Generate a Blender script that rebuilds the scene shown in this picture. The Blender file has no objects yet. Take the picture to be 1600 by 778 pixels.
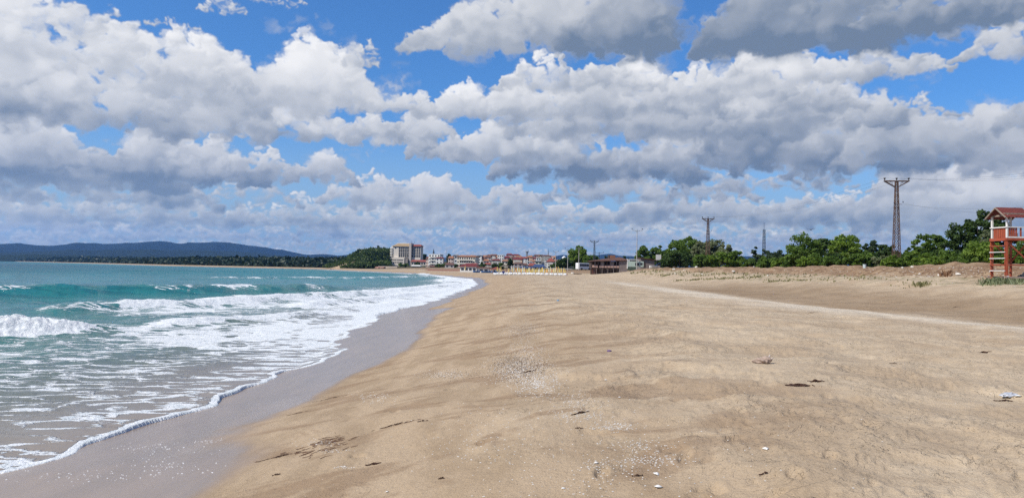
import bpy, bmesh, math, random
import numpy as np
from mathutils import Matrix, Vector, Euler
S = bpy.context.scene
COL = S.collection
R = math.radians
random.seed(7)

# ------------------------------------------------------------------ camera
CAM_Z, FPX = 3.2, 1156.0
cam_data = bpy.data.cameras.new('camera')
cam = bpy.data.objects.new('camera', cam_data)
COL.objects.link(cam)
cam_data.sensor_width = 36.0
cam_data.lens = 36.0 * FPX / 1600.0
cam_data.clip_start, cam_data.clip_end = 0.1, 60000
CM = Matrix.Rotation(R(90 + 1.586), 4, 'X') @ Matrix.Rotation(R(1.0), 4, 'Z')
CM.translation = Vector((0, 0, CAM_Z))
cam.matrix_world = CM
S.camera = cam
C3 = CM.to_3x3()

def ray(px, py):
    """direction of a point of the photograph, scaled so that its y is 1"""
    v = C3 @ Vector(((px - 800) / FPX, -(py - 389) / FPX, -1))
    return v / v.y
def at(px, py, Y):
    v = ray(px, py)
    return Vector((v.x * Y, Y, CAM_Z + v.z * Y))
def azel(px, py):
    v = ray(px, py).normalized()
    return math.degrees(math.atan2(v.x, v.y)), math.degrees(math.asin(v.z))

# ------------------------------------------------------------------ sun, exposure
SUN_EL, SUN_AZ = 48.0, -118.0          # azimuth measured from +Y towards +X
sd = Vector((math.sin(R(SUN_AZ)) * math.cos(R(SUN_EL)), math.cos(R(SUN_AZ)) * math.cos(R(SUN_EL)), math.sin(R(SUN_EL))))
sun_data = bpy.data.lights.new('sun', 'SUN')
sun_data.energy, sun_data.angle, sun_data.color = 5.0, R(0.5), (1.0, 0.93, 0.81)
sun = bpy.data.objects.new('sun', sun_data)
sun.rotation_euler = sd.to_track_quat('Z', 'Y').to_euler()
sun.location = (0, 0, 60)
COL.objects.link(sun)
S.view_settings.view_transform = 'Standard'
S.view_settings.look = 'None'
S.view_settings.exposure = 0.12
S.view_settings.gamma = 1.0
S.view_settings.use_curve_mapping = False
S.cycles.use_denoising = False
S.cycles.max_bounces = 6
S.cycles.diffuse_bounces = 2
S.cycles.glossy_bounces = 2
S.cycles.transmission_bounces = 4
S.cycles.transparent_max_bounces = 8
S.cycles.volume_bounces = 0
S.cycles.sample_clamp_indirect = 4.0

# ------------------------------------------------------------------ node helper
class NT:
    """writes node trees as expressions"""
    def __init__(s, tree): s.t = tree
    def n(s, kind, **kw):
        nd = s.t.nodes.new(kind)
        for k, v in kw.items(): setattr(nd, k, v)
        return nd
    def put(s, sock, v):
        if v is None: return
        if isinstance(v, bpy.types.NodeSocket): s.t.links.new(v, sock)
        else:
            if sock.type == 'RGBA' and not isinstance(v, (int, float)) and len(v) == 3: v = (*v, 1)
            sock.default_value = v
    def m(s, op, a, b=None, c=None, clamp=False):
        nd = s.n('ShaderNodeMath', operation=op, use_clamp=clamp)
        for i, v in enumerate((a, b, c)): s.put(nd.inputs[i], v)
        return nd.outputs[0]
    def v(s, op, a, b=None, c=None):
        nd = s.n('ShaderNodeVectorMath', operation=op)
        s.put(nd.inputs[0], a)
        if op == 'SCALE': s.put(nd.inputs['Scale'], b)
        else:
            s.put(nd.inputs[1], b)
            if c is not None: s.put(nd.inputs[2], c)
        return nd.outputs['Value'] if op in ('LENGTH', 'DOT_PRODUCT', 'DISTANCE') else nd.outputs[0]
    def smooth(s, x, a, b, c=0.0, d=1.0, kind='SMOOTHSTEP'):
        nd = s.n('ShaderNodeMapRange', interpolation_type=kind)
        for i, v in enumerate((x, a, b, c, d)): s.put(nd.inputs[i], v)
        return nd.outputs[0]
    def lin(s, x, a, b, c=0.0, d=1.0): return s.smooth(x, a, b, c, d, 'LINEAR')
    def mix(s, f, a, b, mode='MIX'):
        nd = s.n('ShaderNodeMix', data_type='RGBA', blend_type=mode)
        s.put(nd.inputs[0], f); s.put(nd.inputs[6], a); s.put(nd.inputs[7], b)
        return nd.outputs[2]
    def xyz(s, x=0.0, y=0.0, z=0.0):
        nd = s.n('ShaderNodeCombineXYZ')
        for i, v in enumerate((x, y, z)): s.put(nd.inputs[i], v)
        return nd.outputs[0]
    def sep(s, v):
        nd = s.n('ShaderNodeSeparateXYZ'); s.put(nd.inputs[0], v); return nd.outputs
    def noise(s, vec, scale, detail=4.0, rough=0.5, lac=2.0, dist=0.0, kind='FBM', dim='3D'):
        nd = s.n('ShaderNodeTexNoise', noise_type=kind, noise_dimensions=dim)
        s.put(nd.inputs['Vector'], vec); s.put(nd.inputs['Scale'], scale); s.put(nd.inputs['Detail'], detail)
        s.put(nd.inputs['Roughness'], rough); s.put(nd.inputs['Lacunarity'], lac); s.put(nd.inputs['Distortion'], dist)
        return nd.outputs[0]
    def voro(s, vec, scale, feature='F1', detail=0.0, rand=1.0, out='Distance', smooth=None, dim='3D'):
        nd = s.n('ShaderNodeTexVoronoi', feature=feature, voronoi_dimensions=dim)
        s.put(nd.inputs['Vector'], vec); s.put(nd.inputs['Scale'], scale); s.put(nd.inputs['Randomness'], rand)
        if detail: s.put(nd.inputs['Detail'], detail)
        if smooth is not None: s.put(nd.inputs['Smoothness'], smooth)
        return nd.outputs[out]
    def attr(s, name, out='Fac'):
        return s.n('ShaderNodeAttribute', attribute_name=name).outputs[out]
    def ramp(s, f, stops):
        nd = s.n('ShaderNodeValToRGB'); e = nd.color_ramp.elements
        while len(e) < len(stops): e.new(0.5)
        for el, (p, c) in zip(e, stops): el.position = p; el.color = (*c, 1)
        s.put(nd.inputs[0], f); return nd.outputs[0]
    def bump(s, h, dist=0.02, strength=1.0, normal=None):
        nd = s.n('ShaderNodeBump'); s.put(nd.inputs['Height'], h)
        nd.inputs['Distance'].default_value = dist; nd.inputs['Strength'].default_value = strength
        if normal is not None: s.put(nd.inputs['Normal'], normal)
        return nd.outputs[0]

# ------------------------------------------------------------------ world: Nishita sky with a cumulus field
world = bpy.data.worlds.new('World'); S.world = world
world.use_nodes = True
wt = world.node_tree; wt.nodes.clear()
W = NT(wt)
SKY_STRENGTH = 0.11
sky = W.n('ShaderNodeTexSky', sky_type='NISHITA')
sky.sun_disc = False; sky.sun_elevation = R(SUN_EL); sky.sun_rotation = R(SUN_AZ)
sky.air_density, sky.dust_density, sky.ozone_density = 1.0, 0.4, 2.0
dirn = W.n('ShaderNodeTexCoord').outputs['Generated']
dx, dy, dz = W.sep(dirn)
az = W.m('MULTIPLY', W.m('ARCTAN2', dx, dy), 57.2958)
el = W.m('MULTIPLY', W.m('ARCSINE', W.m('MAXIMUM', W.m('MINIMUM', dz, 1.0), -1.0)), 57.2958)


def _hash(ix, iy, s):
    h = (ix.astype(np.int64) * 374761393 + iy.astype(np.int64) * 668265263 + s * 974634777) & 0xffffffff
    h = ((h ^ (h >> 13)) * 1274126177) & 0xffffffff
    return ((h ^ (h >> 16)) & 0xffffff) / float(0xffffff)
def vnoise(x, y, s=0):
    x = np.asarray(x, float); y = np.asarray(y, float)
    ix, iy = np.floor(x), np.floor(y); fx, fy = x - ix, y - iy
    fx = fx * fx * fx * (fx * (fx * 6 - 15) + 10); fy = fy * fy * fy * (fy * (fy * 6 - 15) + 10)
    a, b = _hash(ix, iy, s), _hash(ix + 1, iy, s); c_, d = _hash(ix, iy + 1, s), _hash(ix + 1, iy + 1, s)
    return (a + (b - a) * fx) * (1 - fy) + (c_ + (d - c_) * fx) * fy
def fbm(x, y, s=0, o=4, g=0.5):
    t, a, n = 0.0, 1.0, 0.0
    for k in range(o):
        ang = 0.6 * k; cx, sx = math.cos(ang), math.sin(ang); f = 2.03 ** k
        t = t + a * vnoise((x * cx - y * sx) * f + 17.3 * k, (x * sx + y * cx) * f - 9.1 * k, s + k); n += a; a *= g
    return t / n
def sst(a, b, x):
    t = np.clip((x - a) / (b - a), 0, 1); return t * t * (3 - 2 * t)


# ------------------------------------------------------------------ cumulus field: thousands of soft puffs gathered into clouds, by direction
CW, CH, CA0, CE0, CDEG = 2400, 800, -60.0, -1.0, 0.05
def cloud_field():
    r_ = np.random.default_rng(12)
    sh = np.full((CH, CW), .62, np.float32); al = np.zeros((CH, CW), np.float32)
    yy, xx = np.mgrid[0:CH, 0:CW].astype(np.float32)
    def tile(sc, seed, o=5, g=.55, asp=1.0): return fbm(xx / sc, yy / sc * asp, seed, o, g).astype(np.float32)
    n1 = tile(46, 3, 5, .6, 1.25); n2 = tile(15, 9, 4, .62, 1.2); n3 = tile(110, 15, 4, .5, 1.6)
    n1 = (n1 - n1.mean()) / n1.std(); n2 = (n2 - n2.mean()) / n2.std(); n3 = (n3 - n3.mean()) / n3.std()
    L = np.array([-.42, .78, .46])
    def puff(cx, cy, r, base, amp, soft, op, asp=1.0, rag=1.0):
        R_ = r * 1.45; x0, x1 = int(cx - R_), int(cx + R_) + 2; y0, y1 = max(int(cy - R_ * asp), 0), min(int(cy + R_ * asp) + 2, CH)
        if y1 - y0 < 2: return
        ix = np.arange(x0, x1) % CW; wrap = x0 < 0 or x1 > CW
        sl = (slice(y0, y1), ix) if wrap else (slice(y0, y1), slice(x0, x1))
        dx = (np.arange(x0, x1, dtype=np.float32) - cx) / r; dy = ((np.arange(y0, y1, dtype=np.float32) - cy) / (r * asp))
        d = np.sqrt(dx[None, :] ** 2 + dy[:, None] ** 2)
        a = n1[y0:y1][:, ix] if wrap else n1[y0:y1, x0:x1]; b = n2[y0:y1][:, ix] if wrap else n2[y0:y1, x0:x1]
        d = d + rag * (a * .13 * min(1, r / 30) + b * .10 * min(1, 25 / r + .35))
        A = np.clip((1.0 - d) / soft, 0, 1); A = A * A * (3 - 2 * A) * op
        nz = np.sqrt(np.clip(1 - np.minimum(d, 1) ** 2, 0, 1))
        li = L[0] * dx[None, :] + L[1] * dy[:, None] + L[2] * nz
        s = base + amp * (li - .38) + b * .020 + a * .014
        sh[sl] = sh[sl] * (1 - A) + s * A; al[sl] = 1 - (1 - al[sl]) * (1 - A)
    def cloud(px, pyb, wpx, hpx, top=.98, bot=.50, n=60, soft=.5, prof=None, op=.85, dark_side=0.0, lump=1.0):
        a0, e0 = azel(px, pyb); cx = (a0 - CA0) / CDEG; by = (e0 - CE0) / CDEG; W_ = wpx; H_ = hpx
        ph = r_.uniform(0, 6, 4)
        def env(t):   # t in -1..1
            e = (1 - abs(t) ** 2.4) ** .75; e *= .66 + .22 * math.sin(t * 3.1 + ph[0]) + .16 * math.sin(t * 7.3 + ph[1]) + .08 * math.sin(t * 15 + ph[2]); return max(e, .05)
        # a soft body first, then lumps from the top down, small ones crisp on the rim
        items = []
        for k in range(int(n * .45)):
            t = r_.uniform(-.95, .95); e = env(t) * H_; y = r_.uniform(.12, .72) * e; r = min(H_ * .42, e * .55) * r_.uniform(.7, 1.1); items.append((t, y, r, soft * 1.3, .75))
        for k in range(n):
            t = r_.uniform(-1, 1); e = env(t) * H_; q = r_.random() ** .75; y = (.10 + .84 * q) * e; r = H_ * lump * r_.uniform(.10, .24) * (1.15 - .45 * q) * (.6 + .4 * (1 - abs(t))); items.append((t, y, r, soft, op))
        for k in range(int(n * (1.7 if H_ > 35 else .5))):
            t = r_.uniform(-1, 1); e = env(t) * H_; y = e * r_.uniform(.66, 1.03); r = H_ * lump * r_.uniform(.04, .11); items.append((t, y, r, soft * .75, op * .8))
        for k in range(int(n * .8)):
            t = r_.uniform(-1, 1); e = env(t) * H_; y = e * r_.uniform(.2, .85); r = H_ * lump * r_.uniform(.05, .12); items.append((t, y, r, soft * 1.2, op * .45))
        items.sort(key=lambda i: -(i[1] + r_.normal(0, .10) * H_))
        for t, y, r, sf, o in items:
            r = max(r, 3.0 + .05 * H_); hq = min(1, max(0, y / (H_ * .85)))
            base = bot + (top - bot) * (hq ** .85) - dark_side * (t * .5 + .5) + r_.normal(0, .035)
            puff(cx + t * W_ / 2, by + y, r, base, .17 + .15 * hq, sf * (1 + .5 * (H_ < 60)), o, .66 if H_ < 60 else (.80 if H_ / W_ < .5 else .95))
        # the flat shaded base
        for k in range(int(n * .5)):
            t = r_.uniform(-.92, .92); e = env(t) * H_; puff(cx + t * W_ / 2, by + H_ * r_.uniform(.02, .14), max(3, min(e * .32, H_ * .26) * r_.uniform(.7, 1.2)), bot - .03 + r_.normal(0, .02) - dark_side * (t * .5 + .5) * .6, .05, .9, .55, .45)
    def wisp(px, py, w, h, s=.8, n=14, op=.22):
        a0, e0 = azel(px, py); cx = (a0 - CA0) / CDEG; cy = (e0 - CE0) / CDEG
        for k in range(n): puff(cx + r_.normal(0, w * .25), cy + r_.normal(0, h * .25), h * r_.uniform(.25, .6), s, .06, 1.0, op, .6, 1.6)
    C_ = []
    # far rows: small flat clouds towards the horizon, all round
    for row, (yb, hmin, hmax, wmin, wmax, cnt) in enumerate(((406, 9, 15, 90, 240, 36), (399, 13, 22, 90, 260, 36), (389, 18, 34, 110, 280, 38), (374, 26, 46, 130, 290, 36), (354, 34, 58, 150, 300, 32))):
        for k in range(cnt):
            az_ = CA0 + 120 * (k + r_.uniform(-.4, .4)) / cnt; px = 800 + az_ / CDEG * (1.0 if abs(az_) < 30 else 1.0)
            C_.append(dict(px=('az', az_), pyb=yb + r_.uniform(-5, 5), wpx=r_.uniform(wmin, wmax), hpx=r_.uniform(hmin, hmax), top=r_.uniform(.84, 1.10), bot=r_.uniform(.46, .56), n=int(26 + row * 4), soft=.62))
    P_ = [ # px, base, width, height, top, bottom, n, soft, dark_side
     (90, 345, 260, 45, .86, .46, 40, .6, 0), (300, 350, 240, 50, .90, .48, 40, .6, 0), (470, 352, 200, 50, .92, .50, 36, .6, 0), (640, 356, 220, 60, .95, .52, 44, .55, 0), (790, 372, 150, 44, 1.02, .60, 40, .4, 0),
     (700, 330, 300, 82, .98, .52, 80, .42, 0), (560, 318, 130, 52, .96, .56, 40, .45, 0), (930, 350, 230, 52, .98, .50, 50, .5, 0), (1080, 345, 220, 62, .90, .46, 50, .55, 0), (1240, 350, 240, 60, .84, .42, 50, .6, 0), (1360, 345, 200, 60, .88, .45, 46, .55, 0),
     (1500, 362, 260, 62, .98, .52, 56, .45, 0), (1540, 335, 300, 92, 1.04, .60, 90, .36, 0), (1430, 300, 110, 56, 1.04, .66, 46, .35, 0), (1700, 340, 300, 100, .95, .5, 60, .5, 0), (-60, 340, 260, 60, .85, .46, 50, .6, 0),
     (1010, 315, 330, 62, .90, .50, 60, .55, 0), (1190, 300, 260, 50, .86, .48, 50, .6, 0), (120, 318, 360, 60, .84, .46, 56, .65, 0), (330, 322, 260, 52, .88, .46, 50, .6, 0),
     (80, 290, 320, 110, .98, .44, 90, .5, 0), (300, 285, 210, 100, 1.03, .42, 90, .40, 0), (445, 282, 210, 66, .98, .52, 60, .45, 0), (210, 280, 200, 70, .92, .42, 60, .55, 0), (1240, 180, 200, 60, .9, .56, 50, .55, 0), (1130, 160, 200, 80, 1.0, .62, 70, .42, 0), (900, 140, 260, 60, .98, .66, 60, .45, 0),
     (930, 282, 330, 100, .88, .38, 90, .55, 0), (1080, 262, 230, 90, .92, .48, 70, .5, 0), (1330, 268, 330, 120, .90, .38, 100, .55, 0), (1520, 252, 340, 100, .88, .56, 80, .55, 0), (1700, 260, 260, 100, .85, .5, 50, .6, 0),
     (770, 250, 270, 82, 1.04, .56, 90, .38, 0), (520, 222, 290, 66, .95, .62, 80, .45, 0), (640, 218, 140, 60, .95, .6, 50, .45, 0), (960, 215, 330, 100, .97, .56, 90, .45, 0), (1110, 215, 240, 140, 1.0, .52, 100, .42, 0), (1180, 250, 200, 80, .92, .48, 60, .5, 0), (1000, 180, 260, 90, .97, .6, 80, .45, 0), (1250, 205, 260, 90, .95, .56, 70, .48, 0),
     (830, 188, 300, 98, 1.0, .62, 90, .42, 0), (690, 180, 190, 62, .98, .62, 60, .40, 0), (1400, 190, 180, 40, .85, .6, 40, .55, 0),
     (120, 195, 500, 140, .94, .58, 120, .50, 0), (250, 130, 260, 90, .96, .7, 70, .5, 0), (420, 165, 340, 135, .98, .70, 110, .45, 0), (-80, 170, 300, 160, .92, .6, 80, .55, 0), (90, 95, 300, 100, .95, .74, 60, .6, 0), (565, 105, 60, 40, .86, .74, 22, .6, 0),
     (1290, 132, 320, 76, .97, .68, 80, .42, 0), (1215, 100, 90, 50, 1.04, .8, 40, .35, 0),
     (345, 22, 70, 26, .88, .76, 24, .6, 0), (430, 8, 90, 20, .86, .76, 20, .7, 0), (270, 45, 70, 18, .82, .74, 18, .7, 0),
     (1605, 84, 170, 60, .90, .66, 50, .5, 0), (840, 84, 420, 150, .99, .66, 110, .46, .30), (960, 80, 170, 130, .66, .40, 60, .6, 0), (1330, 74, 430, 150, .60, .36, 110, .55, 0), (1470, 30, 220, 60, .62, .48, 40, .65, 0)]
    for p in P_: C_.append(dict(px=p[0], pyb=p[1], wpx=p[2], hpx=p[3], top=p[4], bot=p[5], n=p[6], soft=p[7], dark_side=p[8]))
    # beyond the frame and overhead
    for k in range(34):
        az_ = r_.choice([-1, 1]) * r_.uniform(40, 60); C_.append(dict(px=('az', az_), pyb=r_.uniform(40, 330), wpx=r_.uniform(160, 420), hpx=r_.uniform(50, 120), top=.95, bot=.5, n=50, soft=.5))
    for k in range(26): C_.append(dict(px=('az', r_.uniform(-60, 60)), pyb=-r_.uniform(90, 300), wpx=r_.uniform(160, 420), hpx=r_.uniform(60, 120), top=.85, bot=.48, n=40, soft=.6))
    C_.sort(key=lambda c: -c['pyb'])
    for c in C_:
        c = dict(c); px = c.pop('px')
        if isinstance(px, tuple): px = 800 + FPX * math.tan(math.radians(max(-55, min(55, px[1]))))
        cloud(px, **c)
    for w in ((600, 150, 60, 40), (560, 240, 80, 16), (1440, 120, 60, 30), (1480, 60, 120, 30), (430, 150, 60, 20), (620, 130, 40, 40), (1130, 90, 40, 20), (480, 40, 120, 30)): wisp(*w)
    # ragged edges: push everything about by small turbulent offsets
    wx = (fbm(xx / 22, yy / 17, 201, 4, .62) - .5) * 26 + (fbm(xx / 6.5, yy / 5.5, 205, 2) - .5) * 4.5
    wy = (fbm(xx / 22, yy / 17, 211, 4, .62) - .5) * 17 + (fbm(xx / 6.5, yy / 5.5, 215, 2) - .5) * 3.5
    calm = .35 + .65 * sst(40, 170, yy)
    fx = (xx + wx * calm) % CW; fy = np.clip(yy + wy * calm, 0, CH - 1.01); i0 = fx.astype(int) % CW; i1 = (i0 + 1) % CW; j0 = fy.astype(int); tx = fx - np.floor(fx); ty = fy - j0
    def rs_(A): return ((A[j0, i0] * (1 - tx) + A[j0, i1] * tx) * (1 - ty) + (A[j0 + 1, i0] * (1 - tx) + A[j0 + 1, i1] * tx) * ty).astype(np.float32)
    sh, al = rs_(sh), rs_(al)
    def box(A, k):
        for ax in (0, 1):
            P = np.pad(A, [(k + 1, k), (0, 0)] if ax == 0 else [(0, 0), (k + 1, k)], mode='edge').cumsum(ax, dtype=np.float64)
            A = ((P[2 * k + 1:] - P[:-2 * k - 1]) if ax == 0 else (P[:, 2 * k + 1:] - P[:, :-2 * k - 1])) / (2 * k + 1)
        return A
    w_ = box(box(al, 4), 4) + 1e-3; bl = box(box(sh * al, 4), 4) / w_; inner = sst(.80, 1.0, w_) * .50
    sh = (sh * (1 - inner) + bl * inner + (al > .02) * .03 * n3).astype(np.float32)
    return sh, al

CSH, CAL = cloud_field()
img = bpy.data.images.new('cloud_field', CW, CH, alpha=True, float_buffer=True)
img.colorspace_settings.name = 'Non-Color'
buf = np.ones((CH, CW, 4), np.float32); buf[..., 0] = CSH; buf[..., 1] = CAL; buf[..., 2] = 0
img.pixels.foreach_set(buf.ravel()); img.update(); img.pack()
skycol = W.mix(1.0, sky.outputs[0], (0.42, 0.80, 1.22), 'MULTIPLY')
haze_low = W.smooth(el, -1.0, 13.0, 0.88, 0.0)
c = W.mix(haze_low, skycol, (3.9, 5.1, 6.2))
uv = W.xyz(W.m('DIVIDE', W.m('SUBTRACT', az, CA0), CW * CDEG), W.m('MINIMUM', W.m('MAXIMUM', W.m('DIVIDE', W.m('SUBTRACT', el, CE0), CH * CDEG), 0.004), 0.996), 0.0)
ti = W.n('ShaderNodeTexImage', interpolation='Cubic', extension='REPEAT'); ti.image = img; W.put(ti.inputs[0], uv)
cs = W.n('ShaderNodeSeparateColor'); W.put(cs.inputs[0], ti.outputs[0])
shd = W.lin(cs.outputs[0], 0.36, 1.02)
ccol = W.mix(W.m('POWER', shd, 1.15), (1.5, 2.02, 2.85), (8.3, 8.25, 8.2))
ccol = W.mix(1.0, ccol, W.mix(W.smooth(el, 0.5, 7.0), (1.42, 1.36, 1.18), (1.0, 1.0, 1.0)), 'MULTIPLY')
# clouds low in the sky are seen through more air
ccol = W.mix(W.smooth(el, 0.0, 8.0, 0.26, 0.0), ccol, (4.6, 5.5, 6.3))
alpha = W.m('MULTIPLY', cs.outputs[1], W.smooth(el, -1.0, 1.0, 0.6, 1.0))
c = W.mix(alpha, c, ccol)
bg = W.n('ShaderNodeBackground'); W.put(bg.inputs[0], c); bg.inputs[1].default_value = SKY_STRENGTH
wo = W.n('ShaderNodeOutputWorld'); wt.links.new(bg.outputs[0], wo.inputs[0])
world.cycles.sampling_method = 'MANUAL'; world.cycles.sample_map_resolution = 512

# ------------------------------------------------------------------ numpy noise and meshes
def np_mesh(name, V, F, mat, attrs=None, smooth=True, label=None):
    """one mesh object from arrays: V (n,3), F (m,k)"""
    me = bpy.data.meshes.new(name)
    V = np.ascontiguousarray(V, np.float32); F = np.ascontiguousarray(F, np.int32)
    k = F.shape[1]
    me.vertices.add(len(V)); me.vertices.foreach_set('co', V.ravel())
    me.loops.add(F.size); me.loops.foreach_set('vertex_index', F.ravel())
    me.polygons.add(len(F)); me.polygons.foreach_set('loop_start', np.arange(0, F.size, k, dtype=np.int32))
    me.update(calc_edges=True)
    if smooth: me.polygons.foreach_set('use_smooth', np.ones(len(F), bool))
    for n_, arr in (attrs or {}).items():
        at_ = me.attributes.new(n_, 'FLOAT', 'POINT'); at_.data.foreach_set('value', np.ascontiguousarray(arr, np.float32).ravel())
    me.materials.append(mat)
    o = bpy.data.objects.new(name, me); COL.objects.link(o)
    return o
def grid_faces(nr, nc, wrap=False):
    i = np.arange(nr - 1)[:, None]; j = np.arange(nc if wrap else nc - 1)[None, :]
    a = i * nc + j; b = i * nc + (j + 1) % nc; c_ = (i + 1) * nc + (j + 1) % nc; d = (i + 1) * nc + j
    return np.stack([a, b, c_, d], -1).reshape(-1, 4)

def material(name):
    m = bpy.data.materials.new(name); m.use_nodes = True; t = m.node_tree; t.nodes.clear()
    M = NT(t); out = M.n('ShaderNodeOutputMaterial'); M.out = out
    M.p = M.n('ShaderNodeBsdfPrincipled'); t.links.new(M.p.outputs[0], out.inputs[0]); M.mat = m
    M.pos = M.n('ShaderNodeNewGeometry').outputs['Position']
    M.obj = M.n('ShaderNodeTexCoord').outputs['Object']
    return M
def setp(M, **kw):
    names = dict(color='Base Color', rough='Roughness', metal='Metallic', normal='Normal', spec='Specular IOR Level', ior='IOR', trans='Transmission Weight', alpha='Alpha', coat='Coat Weight')
    for k, v in kw.items(): M.put(M.p.inputs[names[k]], v)

# ------------------------------------------------------------------ the coast
COAST = np.array([(-6.5, -400), (-6.8, -60), (-7.4, 0), (-7.6, 11), (-6.5, 17), (-6.6, 24.5), (-8.2, 38), (-8.4, 51), (-7.2, 81), (-6.7, 148), (-12, 231), (-25, 289), (-57, 411), (-110, 530),
                  (-152, 630), (-163, 658), (-166, 680), (-158, 705), (-200, 742), (-256, 765), (-430, 925), (-985, 1700), (-2400, 3500), (-6000, 5200), (-14000, 6400), (-30000, 7000)], float)
def coast_dist(x, y):
    """metres inland of the waterline (negative: out at sea)"""
    x = np.asarray(x, float); y = np.asarray(y, float); best = np.full(x.shape, 1e9); sign = np.ones(x.shape)
    for (ax, ay), (bx, by) in zip(COAST[:-1], COAST[1:]):
        ex, ey = bx - ax, by - ay; L2 = ex * ex + ey * ey
        t = np.clip(((x - ax) * ex + (y - ay) * ey) / L2, 0, 1)
        d = np.hypot(x - ax - t * ex, y - ay - t * ey)
        cr = (x - ax) * ey - (y - ay) * ex
        m = d < best - 1e-9
        best = np.where(m, d, best); sign = np.where(m, np.sign(cr), sign)
    return best * sign

PD = [-60, -20, -6, -2, 0, 1.3, 2.6, 5.0, 7.6, 10, 13, 18, 22, 25, 30, 34, 39, 41, 44, 47, 60, 120]
PZ = [-5, -2.2, -.75, -.28, 0, .17, .38, .90, 1.45, 1.72, 1.74, 1.66, 1.62, 1.42, 1.60, 2.2, 3.02, 3.2, 3.85, 4.05, 4.0, 3.9]
PF = [-5, -2.2, -.75, -.28, 0, .17, .38, .85, 1.2, 1.4, 1.5, 1.6, 1.6, 1.6, 1.7, 1.9, 2.1, 2.3, 2.5, 2.7, 3.3, 4.6]
_dd = np.linspace(-60, 120, 1801)
def _sm(p):
    z = np.interp(_dd, PD, p); k = np.hanning(15); k /= k.sum(); return np.convolve(np.pad(z, 7, mode='edge'), k, 'valid')
_pz, _pf = _sm(PZ), _sm(PF)

def land(x, y, d=None):
    """height of the ground, without the finest relief"""
    x = np.asarray(x, float); y = np.asarray(y, float)
    if d is None: d = coast_dist(x, y)
    wob = (fbm(x * .11, y * .05, 5, 3) - .5)
    near = 1 - sst(185, 240, y)
    dw = d + wob * 2.2 * sst(6, 14, d)
    bankw = (fbm(x * .25, y * .12, 9, 3) - .5) * 5.0 * sst(30, 39, d) * near
    z = near * np.interp(dw + bankw, _dd, _pz) + (1 - near) * np.interp(d, _dd, _pf)
    # heaps of earth along the bank
    z = z + near * sst(39, 44, d) * (1 - sst(50, 58, d)) * (fbm(x * .35, y * .35, 31, 4) - .45) * 1.15
    # town hill, headland, far forest shore
    z = z + sst(60, 260, d) * 11 * np.exp(-((x - 20) / 170) ** 2 - ((y - 900) / 260) ** 2)
    hx, hy = x + 100, y - 765
    z = z + 12.5 * sst(-184, -150, x) * (1 - sst(-144, -132, x)) * sst(672, 760, y) * (1 - sst(900, 1050, y)) * sst(2, 14, d)
    z = z + sst(60, 400, d) * (1 - sst(-400, -200, x)) * np.clip((np.hypot(x, y) - 900) * .006, 0, 20)
    return z

# LOD ring grid round the camera foot
def ring_angles(n):
    a = np.radians(np.linspace(-41, 41, n)); rest = np.radians(np.linspace(41, 319, 60)[1:-1])
    return np.concatenate([a, rest])
rr = np.concatenate([np.linspace(.3, 3.6, 14, endpoint=False), 3.6 * np.exp(np.linspace(0, math.log(12000 / 3.6), 900))])
ang = ring_angles(820)
GX = rr[:, None] * np.sin(ang)[None, :]; GY = rr[:, None] * np.cos(ang)[None, :]
D = coast_dist(GX, GY)
Z = land(GX, GY, D)
# edge between wet and dry sand, wandering
wetn = (fbm(GX * .35, GY * .16, 41, 4) - .5) * 2.6 + (fbm(GX * .9, GY * .9, 44, 3) - .5) * .35
WETD = 2.55 + wetn + 1.6 * np.exp(-((GY - 42) / 14) ** 2) + 1.7 * np.exp(-((GY - 8) / 4.5) ** 2)
wet = 1 - sst(-.30, .35, D - WETD)
dry = sst(7.0, 10.5, D + (fbm(GX * .5, GY * .25, 51, 4) - .5) * 5.0)
fade = 1 / (1 + (rr[:, None] / 55) ** 2)
# relief: soft undulation, trodden dry sand with small ledges, shallow dents
Z = Z + sst(2, 8, D) * (fbm(GX * .35, GY * .28, 61, 3) - .5) * .10 * sst(0, 30, D + 20)
q = fbm(GX * 1.1 + .3 * GY, GY * .75, 71, 4)
ledge = sum(sst(t, t + .012, q) for t in (.36, .42, .48, .54, .60))
Z = Z + dry * fade * (ledge * .018 + (fbm(GX * 3.1, GY * 2.3, 74, 3) - .5) * .022)
q2 = fbm(GX * 2.6, GY * 1.9, 77, 3)
Z = Z + dry * fade * (sst(.57, .585, q2) * .014 - sst(.66, .675, q2) * .016)
Z = Z + (1 - wet) * (1 - dry) * sst(3, 5, D) * fade * (fbm(GX * 1.6 + GY * .6, GY * .5, 81, 4) - .5) * .045
rng = np.random.default_rng(4)
for k in range(260):    # footprints and dents
    r_ = 4.4 * math.exp(rng.random() * 1.9); a_ = rng.uniform(-.25, .62); fx, fy = r_ * math.sin(a_), r_ * math.cos(a_)
    if coast_dist(fx, fy) < 5.5 or (fx < 1 and k % 3): continue
    i0, i1 = np.searchsorted(rr, [r_ - .6, r_ + .6]); j0, j1 = np.searchsorted(ang[:820], [a_ - .6 / r_, a_ + .6 / r_])
    th = rng.uniform(0, 3.14); sx, sy = rng.uniform(.09, .15), rng.uniform(.05, .07)
    gx, gy = GX[i0:i1, j0:j1] - fx, GY[i0:i1, j0:j1] - fy
    e = np.hypot((gx * math.cos(th) + gy * math.sin(th)) / sx, (-gx * math.sin(th) + gy * math.cos(th)) / sy)
    Z[i0:i1, j0:j1] += .026 * (-(1 - sst(.6, 1.05, e)) + .35 * np.exp(-((e - 1.35) / .35) ** 2)) * rng.uniform(.5, 1.2)
shell = np.zeros_like(Z)
damp = sst(24.3, 26.5, D + (fbm(GX * .3, GY * .1, 92, 3) - .5) * 1.6) * (1 - sst(31, 37, D)) * (1 - sst(70, 110, GY)) * (.55 + .45 * fbm(GX * .3, GY * .1, 93, 3))
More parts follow.
